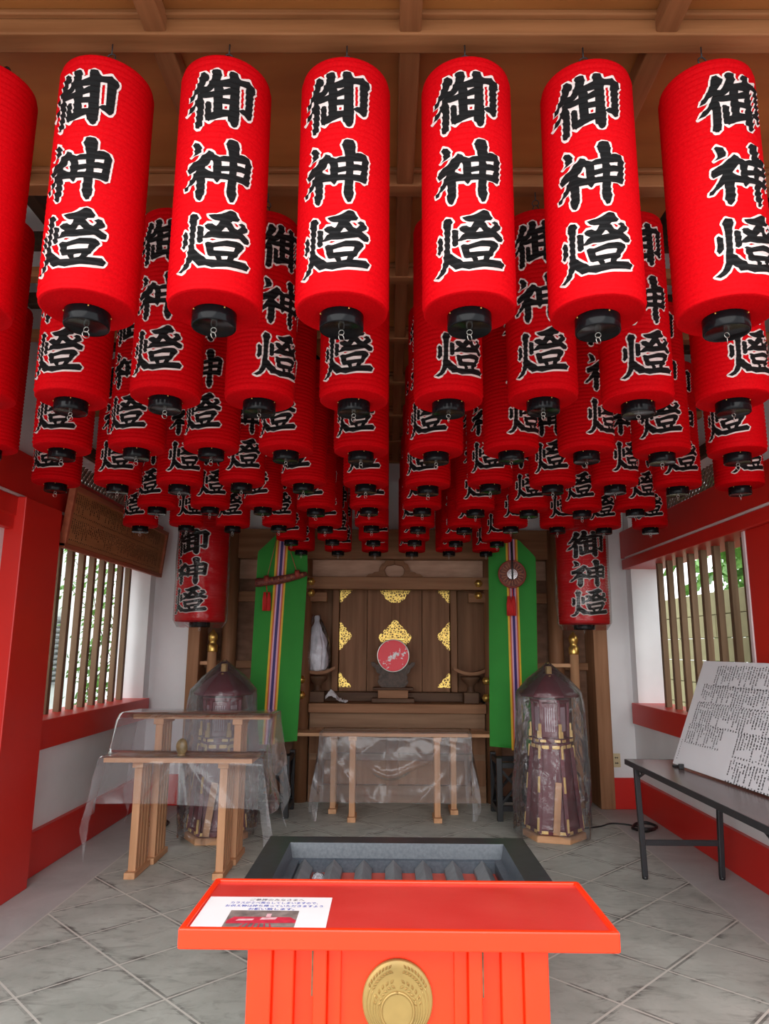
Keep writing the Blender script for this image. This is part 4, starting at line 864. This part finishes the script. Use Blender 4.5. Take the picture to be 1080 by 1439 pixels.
for k in range(8):
    x = -.31+.118*k-.02; h = .036; b = MB()
    b.prism([(x-.033, BZ-.105), (x+.033, BZ-.105), (x+.033, BZ-.085), (x, BZ-.052), (x-.033, BZ-.085)], lambda u, v, t: (u, t, v), BY0+rw+.03, BY1-rw-.035)
    b.build('slat', box_slat, ob, bevel=.002)
coin = MB().lathe([(.022, 0), (.026, .012), (.018, .03), (.006, .036)], (-.265, 2.92, BZ-.105), 14)
coin.v = [(x+.008*nz(x*90, y*90, z*90), y+.008*nz(x*80, y*80, z*80+3), max(BZ-.104, z+.006*nz(x*70, y*70, 9))) for x, y, z in coin.v]
tag(coin.build('foil_ball', mat('crumpled_foil', (.62, .64, .68), .22, .9, bump=.8, scale=60), loc=(-.265, 2.92, BZ-.105)), 'crumpled silver foil ball lying between the slats of the offertory box', 'foil')

# ------------------------------------------------------------------ vermilion table in front
TX0, TX1, TY0, TY1, TZ = -.490, .545, 1.805, 2.175, .75
vt = thing('vermilion_table', 'bright vermilion table with a round gold crest in front of the offertory box', 'table', ((TX0+TX1)/2, 1.99, 0))
b = MB(); rl = .016
b.box(TX0+rl, TY0+rl, TZ-.03, TX1-rl, TY1-rl, TZ-.007); b.build('tabletop', table_top_red, vt)
b = MB(); ap = .046
o4 = [(TX0, TY0), (TX1, TY0), (TX1, TY1), (TX0, TY1)]; i4 = [(TX0+rl, TY0+rl), (TX1-rl, TY0+rl), (TX1-rl, TY1-rl), (TX0+rl, TY1-rl)]
for k in range(4):
    (ax_, ay), (bx, by), (cx_, cy), (dx, dy) = o4[k], o4[(k+1) % 4], i4[(k+1) % 4], i4[k]
    b.hexa([(ax_, ay, TZ-ap), (bx, by, TZ-ap), (cx_, cy, TZ-ap), (dx, dy, TZ-ap), (ax_, ay, TZ), (bx, by, TZ), (cx_, cy, TZ), (dx, dy, TZ)])
b.build('edge_frame', table_red, vt, bevel=.004)
c = .026; zt = TZ-ap
for sg in (-1, 1):
    g = lambda a, e: (c+sg*a, c+sg*e) if sg > 0 else (c-e, c-a)
    for nm, a, e, y in (('corner_post', .298, .356, 1.835), ('post_step', .247, .298, 1.85), ('inner_post', .168, .200, 1.842), ('post_step', .135, .168, 1.862)):
        x0, x1 = g(a, e); MB().box(min(x0, x1), y, 0, max(x0, x1), 2.13, zt).build(nm, table_red, vt, bevel=.004)
    x0, x1 = g(.200, .247); MB().box(min(x0, x1), 1.872, 0, max(x0, x1), 2.10, zt).build('side_panel', table_red, vt, bevel=.002)
    sx = c+sg*.2025
    MB().box(sx-.0035, 1.862, .585, sx+.0035, 1.874, zt-.001).build('bare_wood_strip', mat('bare_chipped_wood', (.16, .10, .05), .8, var=.3, scale=60), vt, bevel=0)
MB().box(c-.145, 1.874, 0, c+.145, 2.10, zt).build('centre_panel', table_red, vt, bevel=.002)
# gold crest with ears of rice
ez, er = .5755, .0845
cr_ = MB(); n = 64
cr_.lathe([(er, 0), (er, .007), (er-.004, .010), (er-.02, .0095), (.001, .0095)], (0, 0, 0), n)
def ring(r, z, w_, h, a0=0, a1=360, cz=0):
    k = 40; cr_.tube([(r*math.sin(math.radians(a0+(a1-a0)*i/k)), r*math.cos(math.radians(a0+(a1-a0)*i/k))+cz, z) for i in range(k+1)], w_, 6)
ring(.039, .010, .0035, 1, cz=-.022)
for r, cz in ((.047, -.020), (.053, -.018), (.059, -.015), (.066, -.010), (.073, -.006)):
    ring(r, .0095, .0018, 1, 62, 298, cz)
def ear(a_mid, r, sgn, cz, m):
    for i in range(m):
        a = math.radians(sgn*(14+i*(62/m)*(0.062/r))); 
        for q in (-1, 1):
            p = Vector((r*math.sin(a), r*math.cos(a)+cz, .0105)); tdir = Vector((math.cos(a), -math.sin(a), 0))*sgn; nd = Vector((math.sin(a), math.cos(a), 0))*q
            e = p+nd*.0055; d = (nd*.6-tdir*.8).normalized(); s_ = d.cross(Vector((0, 0, 1)))
            L_, w_ = .0062, .0030
            cr_.add([e-d*L_, e+s_*w_, e+d*L_, e-s_*w_, e+Vector((0, 0, .003))], [(0, 1, 4), (1, 2, 4), (2, 3, 4), (3, 0, 4)])
for sgn in (-1, 1): ear(0, .070, sgn, -.004, 8); ear(0, .049, sgn, -.014, 6)
cr_.v = [(c+x, 1.874-z, ez+y*1.06) for x, y, z in cr_.v]
cr_.build('gold_crest', crest_gold, vt)
# notice sheet
nz_ = TZ-.0066
ns = thing('notice_sheet', 'white notice sheet with blue writing and a photo lying on the vermilion table', 'notice', (-.31, 1.93, nz_))
MB().box(-.470, TY0+rl+.003, nz_, -.146, 2.040, nz_+.0006).build('sheet', paper, ns, bevel=0)
def flat_text(txt, size, cx_, cy, z, m, parent, sx=1.0, bold=0.0, name='printed_line', up=True):
    v, f = text_mesh(txt, size, bold=bold); b = MB(); b.add([(cx_+p.x*sx, cy+p.y, z) for p in v], f); return b.build(name, m, parent, fix=False)
zz = nz_+.0008
for txt, y, s_, sx in (('ご参拝のみなさまへ', 2.012, .0165, .98), ('カラスが食べ荒らしてしまいますので、', 1.990, .0165, .80), ('お供え物は持ち帰っていただきますよう', 1.968, .0165, .86), ('お願い致します。', 1.946, .0165, .98)):
    flat_text(txt, s_, -.290, y, zz, mat('grey_ink', (.12, .10, .13), .6) if y > 2 else blue_ink, ns, sx, .00025)
px0, px1, py0, py1 = -.394, -.222, TY0+rl+.004, 1.941
pb = MB(); pb.box(px0, py0, zz-.0002, px1, py1, zz+.0002); po = pb.build('photo', mat('photo_grey', (.12, .09, .085), .4, col2=(.30, .24, .22), scale=30), ns, bevel=0)
pz = zz+.0004
def pq(pts, m, nm): MB().add([(px0+(px1-px0)*u, py0+(py1-py0)*v, pz) for u, v in pts], [tuple(range(len(pts)))]).build(nm, m, po, fix=False)
pr = mat('photo_red', (.55, .03, .06), .4, var=.2, scale=60); pk = mat('photo_pink', (.70, .42, .46), .4, var=.2, scale=90)
pq([(.02, .42), (.10, .62), (.90, .62), (1, .45), (1, .30), (.02, .25)], pr, 'printed_picture')
pz += .0002; pq([(.14, .40), (.18, .50), (.40, .52), (.38, .42)], pk, 'printed_picture'); pq([(.48, .46), (.50, .58), (.72, .60), (.70, .48)], pk, 'printed_picture'); pq([(.55, .62), (.55, .80), (.62, .80), (.62, .62)], pk, 'printed_picture')
for k in range(6): pq([(.22+.09*k, .0), (.28+.07*k, .26), (.30+.07*k, .26), (.25+.09*k, .0)], pr, 'printed_picture')

# ------------------------------------------------------------------ folding table, name board (right)
ft = thing('folding_table', 'brown-topped folding table with dark steel legs along the right wall', 'table', (1.84, 3.9, 0))
MB().box(1.540, 2.98, .672, 2.155, 4.80, .70).build('tabletop', [table_lam], ft, bevel=.003)
b = MB(); b.box(1.534, 2.975, .668, 1.541, 4.806, .701); b.box(2.154, 2.975, .668, 2.161, 4.806, .701); b.box(1.534, 4.800, .668, 2.161, 4.807, .701); b.box(1.534, 2.974, .668, 2.161, 2.981, .701)
b.build('edge_band', dark_steel, ft, bevel=.002)
for y in (4.74, 3.08):
    for x, lean in ((1.585, .018), (2.105, -.025)):
        lg = MB(); lg.bar((x+lean, y, .012), (x, y, .672), .032, .032); lo = lg.build('leg', dark_steel, ft, bevel=.004)
        MB().lathe([(.017, 0), (.018, .004), (.018, .02)], (x+lean, y, 0), 14).build('foot_cap', black_wood, lo)
    MB().box(1.60, y-.012, .195, 2.10, y+.012, .228).build('stretcher', dark_steel, ft, bevel=.004)
    MB().box(1.57, y-.015, .645, 2.12, y+.015, .672).build('leg_bar', dark_steel, ft, bevel=.003)
    dy = -.16 if y > 4 else .16
    for x in (1.60, 2.09): b = MB(); b.bar((x, y, .60), (x, y+dy, .665), .018, .006); b.bar((x, y, .655), (x, y+dy*.4, .63), .012, .006); b.build('brace', dark_steel, ft)
for x in (1.60, 2.09): MB().box(x-.012, 3.2, .652, x+.012, 4.62, .672).build('side_rail', dark_steel, ft, bevel=.002)
BLp = Vector((1.755, 4.572, .712)); TLp = Vector((2.005, 4.588, 1.332)); al = Vector((.115, -1.5, 0)).normalized(); LEN = 1.55
upv = (TLp-BLp); upv -= al*upv.dot(al); HT = upv.length; upv.normalize(); nrm = al.cross(upv).normalized()
if nrm.x > 0: nrm = -nrm
nb = thing('name_board', 'large white board of printed name columns leaning on the folding table', 'board', BLp)
def bp2(s, h, o=0.0): return BLp+al*s+upv*h+nrm*o
MB().hexa([bp2(0, 0, -.01), bp2(LEN, 0, -.01), bp2(LEN, 0, 0), bp2(0, 0, 0), bp2(0, HT, -.01), bp2(LEN, HT, -.01), bp2(LEN, HT, 0), bp2(0, HT, 0)]).build('panel', board_white, nb, bevel=.002)
R = rnd(21); mk = MB()
def glyph_marks(mb, fn, s, h, sz, R, o):
    """one tiny illegible character: a few strokes"""
    for k in range(R.choice((3, 3, 4))):
        if R.random() < .6: x0, x1, y0, y1 = -.5, .5, R.uniform(-.5, .35), 0; y1 = y0+.27
        else: x0 = R.uniform(-.4, .25); x1 = x0+.26; y0, y1 = -.5, .5
        mb.add([fn(s+x*sz, h+y*sz, o) for x, y in ((x0, y0), (x1, y0), (x1, y1), (x0, y1))], [(0, 1, 2, 3)])
sz = .0116
# block rows: (start along, end along, top, number of characters)
for s0, s1, top, mx in ((.20, 1.5, .640, 9), (.10, 1.5, .515, 8), (.09, 1.5, .395, 9), (.07, .46, .262, 8), (.60, 1.5, .262, 9), (.60, 1.5, .115, 8)):
    s = s0
    while s < s1:
        n = R.randint(mx-4, mx) if R.random() < .75 else mx; h = top-.004*R.randint(0, 2)
        for i in range(n):
            if not (1 < i < 3 and R.random() < .25): glyph_marks(mk, bp2, s, h-i*.0135, sz, R, .0012)
        glyph_marks(mk, bp2, s, top-(mx+.4)*.0135, sz, R, .0012)
        s += .0265
for i in range(9): glyph_marks(mk, bp2, .035, .155-i*.0145, .008, R, .0012)
mk.build('name_columns', print_ink, nb, fix=False)
cp = MB(); cp.box(1.735, 4.50, .7005, 1.765, 4.53, .712); cp.box(1.735, 4.42, .7005, 1.765, 4.435, .73)
cp.build('edge_clip', black_wood, nb, bevel=.002)

# ------------------------------------------------------------------ wooden plaque on the left wall
sg0, sg1 = 4.56, 6.50
pl = thing('wooden_plaque', 'long brown wooden plaque with carved text tilted above the left window', 'plaque', (XL+.09, 5.5, 2.06))
def pp(y, h, o=0.0): return Vector((XL+.085+h*.10+o, y, 2.055+h*.995-o*.10))
PH = .37
MB().hexa([pp(sg0, 0, -.012), pp(sg1, 0, -.012), pp(sg1, 0, .008), pp(sg0, 0, .008), pp(sg0, PH, -.012), pp(sg1, PH, -.012), pp(sg1, PH, .008), pp(sg0, PH, .008)]).build('board', sign_wood, pl)
def frame_bar(y0, y1, h0, h1): return MB().hexa([pp(y0, h0, -.016), pp(y1, h0, -.016), pp(y1, h0, .028), pp(y0, h0, .028), pp(y0, h1, -.016), pp(y1, h1, -.016), pp(y1, h1, .028), pp(y0, h1, .028)])
for a in ((sg0-.03, sg1+.03, -.028, .005), (sg0-.03, sg1+.03, PH-.005, PH+.028), (sg0-.03, sg0+.005, -.02, PH+.02), (sg1-.005, sg1+.03, -.02, PH+.02)): frame_bar(*a).build('frame', sign_frame, pl, bevel=.004)
R = rnd(31); mk = MB()
for band_, (h1, h0) in enumerate(((.345, .215), (.175, .04))):
    y = sg0+.05
    while y < sg1-.12:
        n = R.randint(5, 9); 
        for i in range(n):
            h = h1-i*.0145
            if h > h0 and R.random() < .9: glyph_marks(mk, lambda s, hh, o: pp(s, hh, o), y, h, .0125, R, .0110)
        glyph_marks(mk, lambda s, hh, o: pp(s, hh, o), y, h0-.004, .0125, R, .0110)
        y += .030
for i in range(16): glyph_marks(mk, lambda s, hh, o: pp(s, hh, o), sg1-.06, .33-i*.018, .010, R, .0110)
mk.build('carved_text', mat('carved_black', (.008, .005, .004), .8), pl, fix=False)

# ------------------------------------------------------------------ small things: outlet, cables
ot = thing('wall_outlet', 'beige double power outlet on the white back wall at right', 'outlet', (2.045, YB-.006, .41))
ot.location = (2.06, YB-.006, .36)
px_, pz_ = 2.065, .355
MB().box(px_-.036, YB-.012, pz_, px_+.036, YB-.0005, pz_+.118).build('cover_plate', beige, ot, bevel=.003)
b = MB()
for zc in (pz_+.036, pz_+.082): b.box(px_-.010, YB-.0135, zc-.009, px_-.006, YB-.0115, zc+.009); b.box(px_+.006, YB-.0135, zc-.009, px_+.010, YB-.0115, zc+.009); b.box(px_-.016, YB-.013, zc-.003, px_+.016, YB-.0118, zc+.003)
b.build('socket_slots', black_wood, ot)
def cable(pts, r, lab):
    b = MB(); P = [Vector(p) for p in pts]; out = []
    for i in range(len(P)-1):
        p0, p1, p2, p3 = P[max(0, i-1)], P[i], P[i+1], P[min(len(P)-1, i+2)]
        for k in range(6):
            t = k/6; out.append(.5*((2*p1)+(p2-p0)*t+(2*p0-5*p1+4*p2-p3)*t*t+(3*p1-p0-3*p2+p3)*t**3))
    out.append(P[-1]); b.tube(out, r, 8); c_ = P[0]; return tag(b.build('power_cable', black_wood, loc=c_), lab, 'cable', 'black cables on the floor')
pts = [(1.55, 5.95, .008), (1.70, 6.02, .008), (1.82, 6.12, .008), (1.95, 6.08, .008), (2.02, 5.98, .009)]
for k in range(22):
    a = k*.85; r_ = .10+.03*math.sin(k*1.7); pts.append((2.04+r_*1.0*math.cos(a), 5.98+r_*1.3*math.sin(a), .009+.0035*(k//4)))
cable(pts, .006, 'black cable coiled on the floor beside the folding table leg')
pts = []
for k in range(18):
    a = k*.9; r_ = .07+.025*math.sin(k*1.3); pts.append((-1.83+r_*1.1*math.cos(a), 5.95+r_*1.3*math.sin(a), .009+.0035*(k//4)))
cable(pts, .006, 'black cable coiled on the floor behind the left wooden tables')
